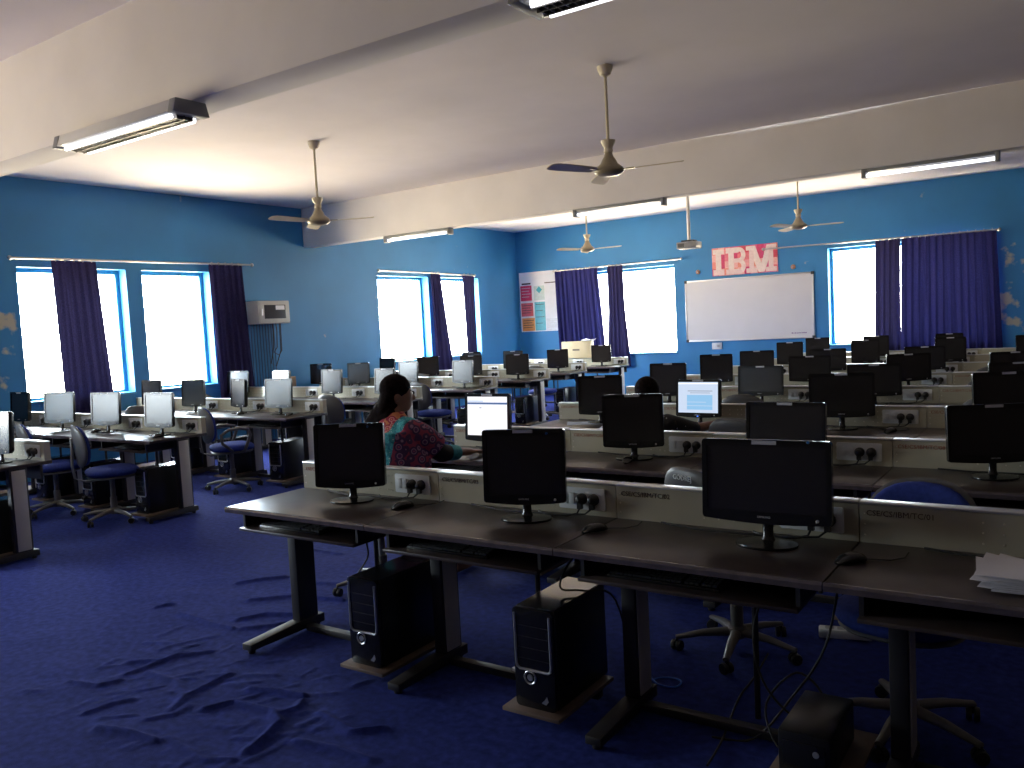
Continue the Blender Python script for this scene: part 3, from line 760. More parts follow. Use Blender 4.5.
# ------------------------------------------------------------------ people
def body_mesh(name, mb, mats, vox=.011, smooth_it=6):
    me = mb.mesh(name+'_raw', mats, smooth=0)
    ob = bpy.data.objects.new(name+'_raw', me); COL.objects.link(ob)
    r = ob.modifiers.new('r', 'REMESH'); r.mode = 'VOXEL'; r.voxel_size = vox
    s = ob.modifiers.new('s', 'SMOOTH'); s.iterations = smooth_it; s.factor = .5
    dg = bpy.context.evaluated_depsgraph_get(); out = bpy.data.meshes.new_from_object(ob.evaluated_get(dg))
    bpy.data.objects.remove(ob); bpy.data.meshes.remove(me)
    out.name = name; out.materials.clear()
    for m in (mats if isinstance(mats, (list, tuple)) else [mats]): out.materials.append(M[m])
    out.polygons.foreach_set('use_smooth', [True]*len(out.polygons)); out.update()
    return out

def limb(mb, pts, rs, n=14, flat=1.0):
    """tapering limb with a round end at each joint"""
    mb.tube(pts, rs, n)
    for p, r in zip(pts, rs): mb.ball(p, r*.99, n=12)

def hand(mb, wrist, dirv, palm, side):
    """palm, four unequal bent fingers and a thumb from the side of the palm"""
    w = Vector(wrist); d = Vector(dirv).normalized(); nrm = Vector(palm).normalized(); lat = d.cross(nrm).normalized()*side
    c = w+d*.045
    mb.loft([(w, lat*.025, nrm*.018), (c, lat*.040, nrm*.015), (w+d*.085, lat*.041, nrm*.012)], 12)
    for i, (off, L) in enumerate(((.030, .072), (.010, .082), (-.010, .076), (-.030, .060))):
        b = w+d*.082+lat*off; p1 = b+d*L*.45+nrm*-.004; p2 = p1+d*L*.3-nrm*.012; p3 = p2+d*L*.2-nrm*.016
        mb.tube([b-d*.01, p1, p2, p3], [.0092, .0085, .0078, .0062], 8); mb.ball(p3, .0062, n=8)
    t0 = w+d*.028+lat*.034; t1 = t0+lat*.022+d*.028-nrm*.004; t2 = t1+d*.03+lat*.006-nrm*.006
    mb.tube([t0-lat*.01, t1, t2], [.0125, .0105, .0080], 8); mb.ball(t2, .008, n=8)

def head(mb, c, yaw, pitch, s=1.0):
    """skull, jaw, nose, ears; +Y of the head is where the face looks"""
    X = Matrix.Translation(c) @ Matrix.Rotation(yaw, 4, 'Z') @ Matrix.Rotation(pitch, 4, 'X') @ Matrix.Scale(s, 4)
    mb.ball((0, -.012, .025), .076, .096, .092, 18, X)
    mb.loft([((0, .010, -.115), (.026, 0, 0), (0, .034, 0)), ((0, .022, -.095), (.044, 0, 0), (0, .056, 0)), ((0, .016, -.06), (.058, 0, 0), (0, .074, 0)), ((0, .008, -.01), (.068, 0, 0), (0, .086, 0)), ((0, .0, .04), (.070, 0, 0), (0, .088, 0))], 18, X)
    mb.loft([((0, .086, .012), (.008, 0, 0), (0, .010, 0)), ((0, .104, -.022), (.013, 0, 0), (0, .014, 0)), ((0, .098, -.036), (.016, 0, 0), (0, .012, 0))], 10, X)
    mb.ball((0, .080, -.064), .022, .014, .010, 10, X)
    for q in (-1, 1): mb.ball((q*.073, -.012, -.012), .010, .022, .032, 10, X)
    return X

def face(X, root):
    for q in (-1, 1):
        e = MB().ball((q*.031, .069, .004), .013, .008, .008, 10, X).build('eye', 'eye', root)
        MB().ball((q*.031, .0755, .004), .0055, .003, .0055, 8, X).build('iris', 'iris', e)
        MB().tube([X @ Vector((q*.012, .083, .024)), X @ Vector((q*.032, .082, .030)), X @ Vector((q*.052, .070, .024))], [.002, .0032, .0015], 6).build('eyebrow', 'hair', root)
    MB().loft([((-.022, .077, -.064), (0, .003, 0), (0, 0, .001)), ((0, .089, -.063), (0, .005, 0), (0, 0, .008)), ((.022, .077, -.064), (0, .003, 0), (0, 0, .001))], 8, X).build('lips', 'lip', root)

# the woman in the patterned shawl, seated at the second row, back towards the camera
def cloth_pattern(name):
    """red and gold paisley on one half, a teal band, violet and maroon rings on the other: printed on the cloth"""
    m, nt, b, out = new_mat(name); b.inputs['Roughness'].default_value = .8
    tc = nt.nodes.new('ShaderNodeTexCoord'); P = tc.outputs['Object']
    def vor(scale, ramp, mapping=None):
        v = nt.nodes.new('ShaderNodeTexVoronoi'); v.inputs['Scale'].default_value = scale; nt.links.new(P, v.inputs['Vector'])
        r = nt.nodes.new('ShaderNodeValToRGB'); r.color_ramp.interpolation = 'CONSTANT'
        for i, (p, c) in enumerate(ramp):
            e = r.color_ramp.elements[i] if i < 2 else r.color_ramp.elements.new(p)
            e.position = p; e.color = (*c, 1)
        nt.links.new(v.outputs['Distance'], r.inputs['Fac']); return r.outputs['Color']
    red = vor(22, [(0, (.75, .42, .18)), (.16, (.52, .05, .10)), (.30, (.80, .35, .32)), (.42, (.38, .03, .06)), (.62, (.70, .25, .10))])
    vio = vor(20, [(0, (.45, .10, .16)), (.14, (.13, .045, .14)), (.28, (.38, .22, .32)), (.38, (.08, .035, .10)), (.60, (.34, .05, .10))])
    teal = vor(40, [(0, (.55, .75, .72)), (.2, (.05, .38, .42)), (.45, (.09, .50, .52)), (.6, (.03, .25, .32))])
    sx = nt.nodes.new('ShaderNodeSeparateXYZ'); nt.links.new(P, sx.inputs[0])
    # band centre leans with height: x = xc + lean*z
    u = math_node(nt, 'SUBTRACT', sx.outputs['X'], math_node(nt, 'MULTIPLY', math_node(nt, 'SUBTRACT', sx.outputs['Z'], .85), .28))
    right = math_node(nt, 'GREATER_THAN', u, .085)
    band = math_node(nt, 'LESS_THAN', math_node(nt, 'ABSOLUTE', math_node(nt, 'SUBTRACT', u, .085)), .040)
    m1 = nt.nodes.new('ShaderNodeMix'); m1.data_type = 'RGBA'; nt.links.new(right, m1.inputs['Factor']); nt.links.new(red, m1.inputs['A']); nt.links.new(vio, m1.inputs['B'])
    m2 = nt.nodes.new('ShaderNodeMix'); m2.data_type = 'RGBA'; nt.links.new(band, m2.inputs['Factor']); nt.links.new(m1.outputs['Result'], m2.inputs['A']); nt.links.new(teal, m2.inputs['B'])
    nt.links.new(m2.outputs['Result'], b.inputs['Base Color']); return m
M['shawl'] = cloth_pattern('paisley_shawl_print')
M['sleeve'] = mat('black_sleeve_cloth', (.014, .012, .014), .8, var=.2)
M['teal'] = mat('teal_cuff_cloth', (.05, .32, .36), .75, var=.25, vscale=50)
M['skirt'] = mat('maroon_skirt_cloth', (.16, .03, .05), .85, var=.2, vscale=20)
M['dots'] = cells_mat('black_polka_dot_cloth', [(0, (.55, .55, .55)), (.13, (.012, .012, .013))], 34)
M['trouser'] = mat('dark_trouser_cloth', (.02, .02, .025), .85, var=.2)

def person_woman():
    root = thing('person', (-3.58, 3.78, 0)); 
    b = MB()
    # torso (pelvis to neck), slightly leaning forward
    b.loft([((0, -.02, .47), (.16, 0, 0), (0, .12, 0)), ((0, -.02, .56), (.165, 0, 0), (0, .115, 0)), ((0, .0, .68), (.135, 0, 0), (0, .095, 0)), ((0, .03, .86), (.150, 0, 0), (0, .105, 0)), ((0, .055, .99), (.165, 0, 0), (0, .09, 0)), ((0, .07, 1.05), (.12, 0, 0), (0, .07, 0)), ((.0, .085, 1.085), (.055, 0, 0), (0, .055, 0)), ((.01, .10, 1.13), (.050, 0, 0), (0, .052, 0))], 18)
    X = head(b, (.015, .135, 1.205), math.radians(-42), -.06)
    for s in (-1, 1):
        limb(b, [(s*.09, 0, .50), (s*.10+.09, .40, .50)], [.085, .06]); limb(b, [(s*.10+.09, .40, .50), (s*.10+.09, .42, .09)], [.058, .038])
        b.loft([((s*.10+.09, .38, .05), (.035, 0, 0), (0, 0, .045)), ((s*.10+.09, .50, .035), (.042, 0, 0), (0, 0, .03)), ((s*.10+.09, .60, .028), (.03, 0, 0), (0, 0, .018))], 12)
    limb(b, [(.155, .06, 1.00), (.235, .25, .825)], [.050, .038]); limb(b, [(.235, .25, .825), (.235, .56, .785)], [.038, .025])
    hand(b, (.235, .56, .783), (.0, 1, -.05), (0, .1, 1), -1)
    limb(b, [(-.155, .06, 1.00), (-.21, .24, .815)], [.050, .038]); limb(b, [(-.21, .24, .815), (-.12, .54, .785)], [.038, .025])
    hand(b, (-.12, .54, .783), (.15, 1, -.05), (0, .1, 1), 1)
    link('body', body_mesh('body', b, 'skin', .0085, 3), root)
    face(X, root)
    # shawl over back, shoulders and upper arms
    c = MB()
    c.loft([((0, -.03, .48), (.20, 0, 0), (0, .15, 0)), ((0, -.02, .62), (.185, 0, 0), (0, .135, 0)), ((0, .005, .76), (.168, 0, 0), (0, .12, 0)), ((0, .035, .89), (.178, 0, 0), (0, .125, 0)), ((0, .056, 1.0), (.186, 0, 0), (0, .105, 0)), ((0, .068, 1.05), (.150, 0, 0), (0, .088, 0)), ((0, .078, 1.08), (.100, 0, 0), (0, .076, 0)), ((.005, .085, 1.10), (.075, 0, 0), (0, .068, 0))], 20)
    c.tube([(.12, .06, 1.01), (.19, .13, .95), (.235, .22, .86)], [.075, .082, .086], 16); c.ball((.145, .06, .99), .078, n=12)
    c.tube([(-.12, .06, 1.01), (-.18, .13, .94), (-.21, .20, .86)], [.070, .070, .064], 16); c.ball((-.145, .06, .99), .072, n=12)
    c.loft([((.09, -.04, .99), (.11, .02, 0), (0, .06, 0)), ((.15, .03, .80), (.125, .07, 0), (0, .10, 0)), ((.15, .05, .60), (.11, .06, 0), (0, .09, 0))], 14)
    link('shawl', body_mesh('shawl', c, 'shawl', .010, 5), root)
    s1 = MB().tube([(.225, .21, .855), (.24, .27, .820), (.238, .33, .812)], [.062, .060, .050], 14).build('sleeve', 'sleeve', root, smooth=60)
    MB().tube([(.238, .325, .814), (.238, .38, .806), (.236, .42, .80)], [.053, .052, .047], 14).build('cuff', 'teal', s1, smooth=60)
    MB().tube([(-.205, .19, .86), (-.20, .27, .81), (-.17, .36, .80)], [.055, .052, .045], 14).build('sleeve', 'sleeve', root, smooth=60)
    k = MB()
    k.loft([((0, -.03, .44), (.21, 0, 0), (0, .16, 0)), ((0, -.02, .56), (.20, 0, 0), (0, .15, 0))], 18)
    for s in (-1, 1):
        k.tube([(s*.09, -.02, .50), (s*.105+.09, .40, .50), (s*.105+.09, .42, .46)], [.105, .085, .082], 14); k.tube([(s*.105+.09, .41, .50), (s*.105+.09, .42, .14)], [.082, .095], 14)
    link('skirt', body_mesh('skirt', k, 'skirt', .014, 4), root)
    # long wavy hair falling down the back
    h = MB()
    h.ball((0, -.018, .038), .086, .102, .094, 18, X)
    h.loft([((0, -.035, .02), (.082, 0, 0), (0, .075, 0)), ((0, -.075, -.05), (.078, 0, 0), (0, .052, 0)), ((0, -.10, -.11), (.074, 0, 0), (0, .045, 0))], 16, X)
    base = X @ Vector((0, -.085, -.05))
    rg = random.Random(5)
    for q in range(9):
        a = (q-4)/4; p = base+Vector((a*.055+.01, .012*abs(a), 0)); pts = [p]; L = .29+rg.uniform(-.04, .03)
        for t in range(1, 9):
            f = t/8; pts.append(Vector((p.x-.055*f+.022*a*f+.012*math.sin(f*9+q*1.3), p.y-.075*min(1, f*1.8)+.02*f+.010*math.sin(f*8+q), p.z-L*f)))
        h.tube(pts, [.034, .040, .043, .043, .042, .040, .036, .029, .014], 10)
    hr = link('hair', body_mesh('hair', h, 'hair', .008, 2), root)
    t = MB()
    for q in range(6):
        a = (q-2.5)/2.5; p = base+Vector((a*.06-.060, -.085, -.17)); pts = []
        for i in range(6):
            f = i/5; pts.append(Vector((p.x-.02*f+.014*a*f+.012*math.sin(f*7+q*2), p.y-.01+.01*math.sin(f*6+q), p.z-.14*f)))
        t.tube(pts, [.024, .032, .033, .030, .024, .010], 8)
    link('hair_ends', body_mesh('hair_ends', t, 'hairtip', .008, 1), hr)
    return root
w = person_woman(); tag(w, 'seated woman with long wavy hair, patterned red and teal shawl, typing at lit monitor', 'person')
chair(-3.60, 3.72, 0, 'office chair under the woman in the patterned shawl')

def person_two():
    root = thing('person', (-2.53, 5.28, 0)); b = MB()
    b.loft([((0, -.05, .46), (.16, 0, 0), (0, .12, 0)), ((0, -.05, .55), (.155, 0, 0), (0, .11, 0)), ((0, -.02, .66), (.145, 0, 0), (0, .10, 0)), ((0, .03, .77), (.16, 0, 0), (0, .105, 0)), ((0, .065, .86), (.165, 0, 0), (0, .09, 0)), ((0, .085, .905), (.11, 0, 0), (0, .07, 0)), ((0, .095, .935), (.055, 0, 0), (0, .056, 0)), ((0, .115, 1.0), (.05, 0, 0), (0, .054, 0))], 18)
    X = head(b, (-.02, .14, 1.065), math.radians(-4), -.10)
    for s in (-1, 1):
        limb(b, [(s*.09, -.02, .48), (s*.10, .36, .50)], [.085, .06]); limb(b, [(s*.10, .36, .50), (s*.10, .38, .09)], [.058, .038])
        b.loft([((s*.10, .35, .05), (.035, 0, 0), (0, 0, .045)), ((s*.10, .46, .035), (.042, 0, 0), (0, 0, .03)), ((s*.10, .56, .028), (.03, 0, 0), (0, 0, .018))], 12)
    limb(b, [(.16, .07, .87), (.235, .27, .80)], [.050, .040]); limb(b, [(.235, .27, .80), (.375, .62, .815)], [.039, .026])
    hand(b, (.375, .62, .815), (.30, .9, -.05), (0, .1, 1), -1)
    limb(b, [(-.16, .07, .87), (-.22, .28, .80)], [.050, .040]); limb(b, [(-.22, .28, .80), (-.13, .60, .80)], [.039, .026])
    hand(b, (-.13, .60, .80), (.15, 1, -.05), (0, .1, 1), 1)
    link('body', body_mesh('body', b, 'skin', .0085, 3), root); face(X, root)
    c = MB()
    c.loft([((0, -.05, .45), (.185, 0, 0), (0, .14, 0)), ((0, -.045, .56), (.175, 0, 0), (0, .13, 0)), ((0, -.015, .67), (.163, 0, 0), (0, .115, 0)), ((0, .032, .78), (.175, 0, 0), (0, .118, 0)), ((0, .066, .87), (.178, 0, 0), (0, .102, 0)), ((0, .085, .915), (.12, 0, 0), (0, .082, 0)), ((0, .095, .935), (.075, 0, 0), (0, .068, 0))], 18)
    for s in (-1, 1):
        c.tube([(s*.13, .07, .875), (s*.20, .17, .835), (s*.24, .28, .80), (s*.245, .33, .80)], [.066, .064, .060, .050], 14); c.ball((s*.145, .07, .865), .068, n=12)
    link('shirt', body_mesh('shirt', c, 'dots', .010, 4), root)
    k = MB(); k.loft([((0, -.05, .43), (.18, 0, 0), (0, .14, 0)), ((0, -.05, .54), (.17, 0, 0), (0, .13, 0))], 16)
    for s in (-1, 1):
        k.tube([(s*.09, -.02, .49), (s*.10, .36, .505)], [.10, .075], 12); k.tube([(s*.10, .37, .51), (s*.10, .38, .10)], [.074, .055], 12)
    link('trousers', body_mesh('trousers', k, 'trouser', .012, 4), root)
    h = MB(); h.ball((0, -.020, .034), .085, .102, .094, 18, X); h.ball((0, -.06, -.02), .072, .062, .06, 14, X); h.ball((0, -.095, -.035), .04, .035, .04, 12, X)
    link('hair', body_mesh('hair', h, 'hair', .008, 2), root)
    return root
w2 = person_two(); tag(w2, 'seated dark-haired person in a black dotted top using a mouse', 'person')
chair(-2.55, 5.23, 0, 'office chair under the person in the black dotted top')
o = copy_tree(ms); o.location = (-2.06, 6.0, DZ+.0005); o.rotation_euler = (0, 0, -.2); tag(o, 'black mouse under the hand of the person in the dotted top', 'mouse', 'computer mice')

# ------------------------------------------------------------------ ceiling things
def fan_parts():
    root = thing('ceiling_fan', (0, 0, 0))                         # origin on the ceiling
    MB().lathe([(.012, -.09), (.045, -.07), (.062, -.03), (.065, 0)], 18).build('ceiling_cup', 'fan', root)
    MB().tube([(0, 0, -.05), (0, 0, -.74)], .0125, 10).build('rod', 'fan', root)
    MB().lathe([(.015, -.60), (.062, -.605), (.058, -.625), (.034, -.67), (.040, -.70), (.020, -.72)], 20).build('lower_cup', 'fan', root)
    MB().lathe([(.03, -.70), (.038, -.735), (.055, -.76), (.075, -.80), (.115, -.83), (.125, -.85), (.120, -.87), (.085, -.89), (.03, -.90)], 28).build('motor', 'fandark', root, smooth=50)
    for k in range(3):
        a = 2*PI*k/3; rot = Matrix.Rotation(a, 4, 'Z'); m = MB()
        prof = [(.16, .045), (.20, .052), (.35, .062), (.50, .066), (.58, .062), (.615, .045), (.625, .02)]
        top = []; bot = []
        for r, w in prof:
            for s in (-1, 1):
                z = -.855+s*w*.20
                top.append(rot @ Vector((r, s*w, z+.003))); bot.append(rot @ Vector((r, s*w, z-.003)))
        n = len(prof); fs = []
        for i in range(n-1): fs += [(2*i, 2*i+1, 2*i+3, 2*i+2), (2*n+2*i, 2*n+2*i+2, 2*n+2*i+3, 2*n+2*i+1), (2*i, 2*i+2, 2*n+2*i+2, 2*n+2*i), (2*i+1, 2*n+2*i+1, 2*n+2*i+3, 2*i+3)]
        fs += [(0, 2*n, 2*n+1, 1), (2*n-2, 2*n-1, 4*n-1, 4*n-2)]
        m.add(top+bot, fs)
        bl = m.build('blade', 'fan', root, smooth=30)
        MB().box(.10, .22, -.018, .018, -.858, -.850, rot).build('blade_iron', 'fandark', bl)
    return root
fan = fan_parts()
FANS = [(-6.87, 6.45, 25, 'cream ceiling fan hanging above the window side desks'), (-3.25, 6.33, 8, 'cream ceiling fan nearest the middle of the plain ceiling'.replace('nearest', 'near')),
        (-7.03, 12.75, 5, 'cream ceiling fan before the wall charts and curtained window'), (-3.46, 12.75, 10, 'cream ceiling fan before the wall above the whiteboard')]
for i, (x, y, a, lab) in enumerate(FANS):
    o = fan if i == 0 else copy_tree(fan)
    o.location = (x, y, ZC-.001); o.rotation_euler = (0, 0, math.radians(a)); tag(o, lab, 'fan', 'ceiling fans')

def slim_light():
    root = thing('ceiling_light', (0, 0, 0))                   # hangs under its origin, along X
    m = MB(); m.prism([(-.055, 0), (.055, 0), (.045, -.035), (-.045, -.035)], -.62, .62, 'x'); m.build('housing', 'fixture', root, bevel=.003)
    for s in (-1, 1): MB().box(s*.62-.02, s*.62+.02, -.06, .06, -.095, .0).build('end_cap', 'fixture', root, bevel=.004)
    MB().tube([(-.60, 0, -.066), (.60, 0, -.066)], .018, 12).build('tube', 'tube', root)
    return root
sl = slim_light()
for i, (x, lab) in enumerate([(-8.22, 'lit fluorescent batten on the far beam above the window pair'), (-4.86, 'lit fluorescent batten on the far beam above a cream fan'), (-1.30, 'lit fluorescent batten on the far beam above the wide navy curtain')]):
    o = sl if i == 0 else copy_tree(sl); o.location = (x, 9.68, 3.0695); tag(o, lab, 'ceiling light', 'fluorescent battens on the far beam')
def wide_light():
    root = thing('ceiling_light', (0, 0, 0))
    h = MB(); h.prism([(-.15, -.075), (-.12, 0), (.12, 0), (.15, -.075)], -.66, .66, 'x'); h.build('housing', 'fixture_w', root, bevel=.004)
    for s in (-1, 1):
        m = MB(); m.prism([(-.152, -.08), (-.125, .0), (.125, .0), (.152, -.08)], s*.66-.03, s*.66+.03, 'x'); m.build('end_cap', 'fixture', root, bevel=.003)
        MB().tube([(-.60, s*.095, -.088), (.60, s*.095, -.088)], .016, 12).build('tube', 'tube', root)
    m = MB()
    for k in range(31): x = -.60+k*.04; m.box(x-.002, x+.002, -.065, .065, -.098, -.075)
    for y in (-.065, 0, .065): m.box(-.62, .62, y-.003, y+.003, -.10, -.075)
    m.build('louver', 'louver', root)
    return root
wl = wide_light()
for i, (x, lab) in enumerate([(-4.93, 'lit two-tube louvered light under the large beam overhead'), (-1.28, 'lit louvered light cut off by the top edge of the view')]):
    o = wl if i == 0 else copy_tree(wl); o.location = (x, 3.07, 2.9995); o.scale = (.97, .80, 1); tag(o, lab, 'ceiling light', 'louvered lights under the near beam')

pr = thing('projector', (-5.28, 13.0, ZC-.001)); tag(pr, 'silver grey projector on a long ceiling pole before the whiteboard', 'projector')
MB().tube([(0, 0, 0), (0, 0, -.86)], .028, 12).build('pole', 'alu', pr); MB().lathe([(.03, -.03), (.08, -.02), (.085, 0)], 16).build('ceiling_plate', 'alu', pr)
b = MB(); b.box(-.17, .17, -.13, .13, -1.0, -.89); b.build('case', 'fixture', pr, bevel=.014)
MB().box(-.10, .10, -.09, .09, -.89, -.86).build('mount', 'steel', pr)
MB().lathe([(.045, 0), (.045, .03), (.034, .034)], 18, mtx=Matrix.Translation((.07, .13, -.945)) @ Matrix.Rotation(-PI/2, 4, 'X')).build('lens', 'smoke', pr)
m = MB()
for k in range(6): m.box(-.14+k*.018, -.13+k*.018, -.132, -.129, -.975, -.915)
m.build('vents', 'steel', pr)

# ------------------------------------------------------------------ things on the front wall
wb = thing('whiteboard', (-5.32, YF, 1.695)); tag(wb, 'large blank whiteboard between the two curtained windows', 'whiteboard')
MB().box(-1.235, 1.235, -.018, -.003, -.59, .59).build('panel', 'board', wb)
m = MB(); m.box(-1.255, 1.255, -.026, -.002, .585, .61); m.box(-1.255, 1.255, -.026, -.002, -.61, -.585); m.box(-1.255, -1.23, -.026, -.002, -.585, .585); m.box(1.23, 1.255, -.026, -.002, -.585, .585)
m.build('frame', 'alu', wb, bevel=.003)
for sx in (-1, 1):
    for sz in (-1, 1): MB().box(sx*1.235-.028, sx*1.235+.028, -.030, -.001, sz*.59-.028, sz*.59+.028).build('corner_cap', 'capdark', wb, bevel=.006)
M['vio'] = mat('violet_marker_ink', (.22, .12, .28), .6, var=.1)
m = MB()
rg = random.Random(2); x = .83
while x < 1.08: w_ = rg.uniform(.012, .03); m.box(x, x+w_, -.0192, -.018, -.515, -.500+rg.uniform(0, .006)); x += w_+.008
m.build('printed_line', 'vio', wb)

# letter poster: patchwork of red and pink cells with pale slab letters
ip = thing('letter_poster', (-5.35, YF, 2.63)); tag(ip, 'pink and red patchwork poster spelling three large letters above the whiteboard', 'poster')
PINKS = [(.62, .05, .10), (.72, .16, .20), (.78, .32, .33), (.55, .03, .12), (.80, .40, .38), (.66, .09, .22), (.74, .24, .18)]
PALES = [(.80, .66, .62), (.78, .58, .56), (.82, .72, .66), (.76, .62, .50)]
pk = [mat('poster_red_%d' % i, c, .45, var=.12, vscale=40) for i, c in enumerate(PINKS)]; pp = [mat('poster_pale_%d' % i, c, .45, var=.08, vscale=30) for i, c in enumerate(PALES)]
MB().box(-.64, .64, -.014, -.002, -.27, .27).build('backing', pp[2], ip)
m = MB(); rg = random.Random(11)
for i in range(10):
    for j in range(4):
        m.mi = rg.randrange(len(pk)); x0 = -.64+i*.128; z0 = -.27+j*.135
        m.box(x0, x0+.128, -.0155, -.014, z0, z0+.135)
m.build('patchwork', pk, ip, smooth=0)
def clip_poly(poly, lim, ax, keep_lo):
    out = []
    for i, p in enumerate(poly):
        q = poly[(i+1) % len(poly)]; a = p[ax] <= lim if keep_lo else p[ax] >= lim; c = q[ax] <= lim if keep_lo else q[ax] >= lim
        if a: out.append(p)
        if a != c: t = (lim-p[ax])/(q[ax]-p[ax]); out.append((p[0]+(q[0]-p[0])*t, p[1]+(q[1]-p[1])*t))
    return out
def arc(cx, cz, rx, rz, a0, a1, n=10): return [(cx+rx*math.cos(math.radians(a0+(a1-a0)*i/n)), cz+rz*math.sin(math.radians(a0+(a1-a0)*i/n))) for i in range(n+1)]
glyphs = {'I': [[(-.62, .24), (-.40, .24), (-.40, .15), (-.62, .15)], [(-.565, .16), (-.455, .16), (-.455, -.16), (-.565, -.16)], [(-.62, -.15), (-.40, -.15), (-.40, -.26), (-.62, -.26)]],
          'B': [[(-.36, .25), (-.10, .25), (-.10, .15), (-.36, .15)], [(-.31, .16), (-.20, .16), (-.20, -.17), (-.31, -.17)], [(-.36, -.16), (-.10, -.16), (-.10, -.26), (-.36, -.26)], [(-.22, .04), (-.09, .04), (-.09, -.04), (-.22, -.04)]],
          'M': [[(.08, .25), (.22, .25), (.385, -.255), (.275, -.255)], [(.44, .25), (.58, .25), (.385, -.255), (.275, -.255)], [(.10, .20), (.19, .20), (.19, -.17), (.10, -.17)], [(.47, .20), (.56, .20), (.56, -.17), (.47, -.17)],
                [(.04, .25), (.21, .25), (.21, .17), (.04, .17)], [(.45, .25), (.62, .25), (.62, .17), (.45, .17)], [(.04, -.17), (.25, -.17), (.25, -.255), (.04, -.255)], [(.41, -.17), (.62, -.17), (.62, -.255), (.41, -.255)]]}
bowl = []
for cz, rz, ri in ((.105, .145, .065), (-.115, .145, .065)):
    o_ = arc(-.10, cz, .13, rz, 90, -90); i_ = arc(-.10, cz, .045, ri, -90, 90)
    for q in range(len(o_)-1): bowl.append([o_[q], o_[q+1], i_[len(i_)-2-q], i_[len(i_)-1-q]])
for gl, polys in glyphs.items():
    m = MB(); k = 0
    for pl in polys+(bowl if gl == 'B' else []):
        m.mi = (k//2) % 2; k += 1; m.prism(pl, -.0172-.00004*k, -.0158-.00001*k, 'y')
    m.build('letter', [pp[0], pp[1]], ip, smooth=0)
# wall charts beside the corner
wp = thing('wall_chart', (-10.06, YF, 2.12)); tag(wp, 'printed wall chart with red, pink and orange panels beside the navy curtain', 'poster')
MB().box(-.50, .50, -.010, -.002, -.68, .66).build('sheet', 'paper', wp)
ch = [('panel', -.48, -.18, .02, .36, (.55, .03, .11)), ('panel', -.48, -.16, -.33, -.03, (.66, .12, .14)), ('panel', -.47, -.13, -.66, -.37, (.75, .33, .10)), ('panel', -.12, .16, -.66, -.02, (.10, .42, .52)), ('panel', -.12, .16, .02, .34, (.52, .62, .60)), ('panel', .18, .49, -.67, -.40, (.60, .62, .66))]
for i, (nm, x0, x1, z0, z1, c) in enumerate(ch):
    p = MB().box(x0, x1, -.0125, -.010, z0, z1).build(nm, mat('chart_colour_%d' % i, c, .35, var=.10, vscale=18), wp)
    m = MB()
    for k in range(4): zz = z1-.05-k*(z1-z0-.08)/4; m.box(x0+.03, x1-.03-.04*(k % 2), -.0135, -.0125, zz-.012, zz)
    m.build('printed_lines', ['logo', 'capdark', 'capdark', 'ink', 'logo', 'logo'][i], p)
MB().box(-.44, -.20, -.0115, -.010, .385, .42).build('heading', 'ink', wp); MB().box(.17, .48, -.0115, -.010, .385, .405).build('heading', 'ink', wp)
m = MB(); m.prism([(.02, .17), (.10, .25), (.02, .33), (-.06, .25)], -.0145, -.0125, 'y'); m.build('emblem', mat('chart_teal', (.03, .30, .34), .4, var=.1), wp)

def switch_plate(x, z, w, h, lab, cat, wallm='plate'):
    t = thing('wall_socket', (x, YF, z)); tag(t, lab, cat)
    MB().prism(rrect(w, h, .008), -.022, -.001, 'y').build('plate', wallm, t, bevel=.003)
    MB().box(-w*.28, -.004, -.027, -.022, -h*.25, h*.25).build('switch', 'plate', t, bevel=.002); MB().box(.006, w*.3, -.0255, -.022, -h*.2, h*.2).build('outlet', 'cab', t, bevel=.002)
switch_plate(-5.95, .99, .20, .13, 'white socket plate just below the whiteboard', 'socket')
M['peach'] = mat('faded_orange_plastic', (.42, .23, .15), .5, var=.1)
for x, z, lab in ((-6.29, 2.47, 'small faded orange knob on the wall above the whiteboard corner by the window'), (-4.43, 2.42, 'small faded orange knob on the wall under the long curtain rod')):
    t = MB().lathe([(.035, 0), (.042, .006), (.042, .022), (.03, .03)], 16, mtx=Matrix.Translation((x, YF-.001, z)) @ Matrix.Rotation(PI/2, 4, 'X')).build('wall_fitting', 'peach')
    tag(t, lab, 'fitting'); MB().lathe([(.012, .03), (.012, .05), (.008, .054)], 10, mtx=Matrix.Translation((x, YF-.001, z)) @ Matrix.Rotation(PI/2, 4, 'X')).build('pin', 'cab', t)

# ------------------------------------------------------------------ grey wall cabinet with wiring on the left wall
cb = thing('network_cabinet', (XL, 8.63, 2.0)); tag(cb, 'grey wall cabinet with a dark door mounted beside the navy curtain', 'cabinet')
MB().box(.002, .31, -.30, .30, -.175, .175).build('case', 'cab', cb, bevel=.006)
dr = MB().box(.31, .325, -.29, .29, -.165, .165).build('door', 'cab', cb, bevel=.004)
MB().box(.325, .328, -.20, .21, -.10, .11).build('door_window', 'smoke', dr); MB().box(.328, .330, .02, .19, .035, .10).build('label', 'paper', dr)
MB().box(.325, .338, -.26, -.235, -.05, .05).build('latch', 'alu', dr)
for i in range(9):
    y = 8.40+i*.055; z0 = .008
    o = MB().tube([(XL+.02, y, 1.825), (XL+.018, y+.002, 1.3), (XL+.018, y, z0)], .008, 8).build('conduit', 'wiring')
    tag(o, 'thin blue-painted conduit running down the wall under the grey cabinet', 'conduit', 'conduits below the wall cabinet')
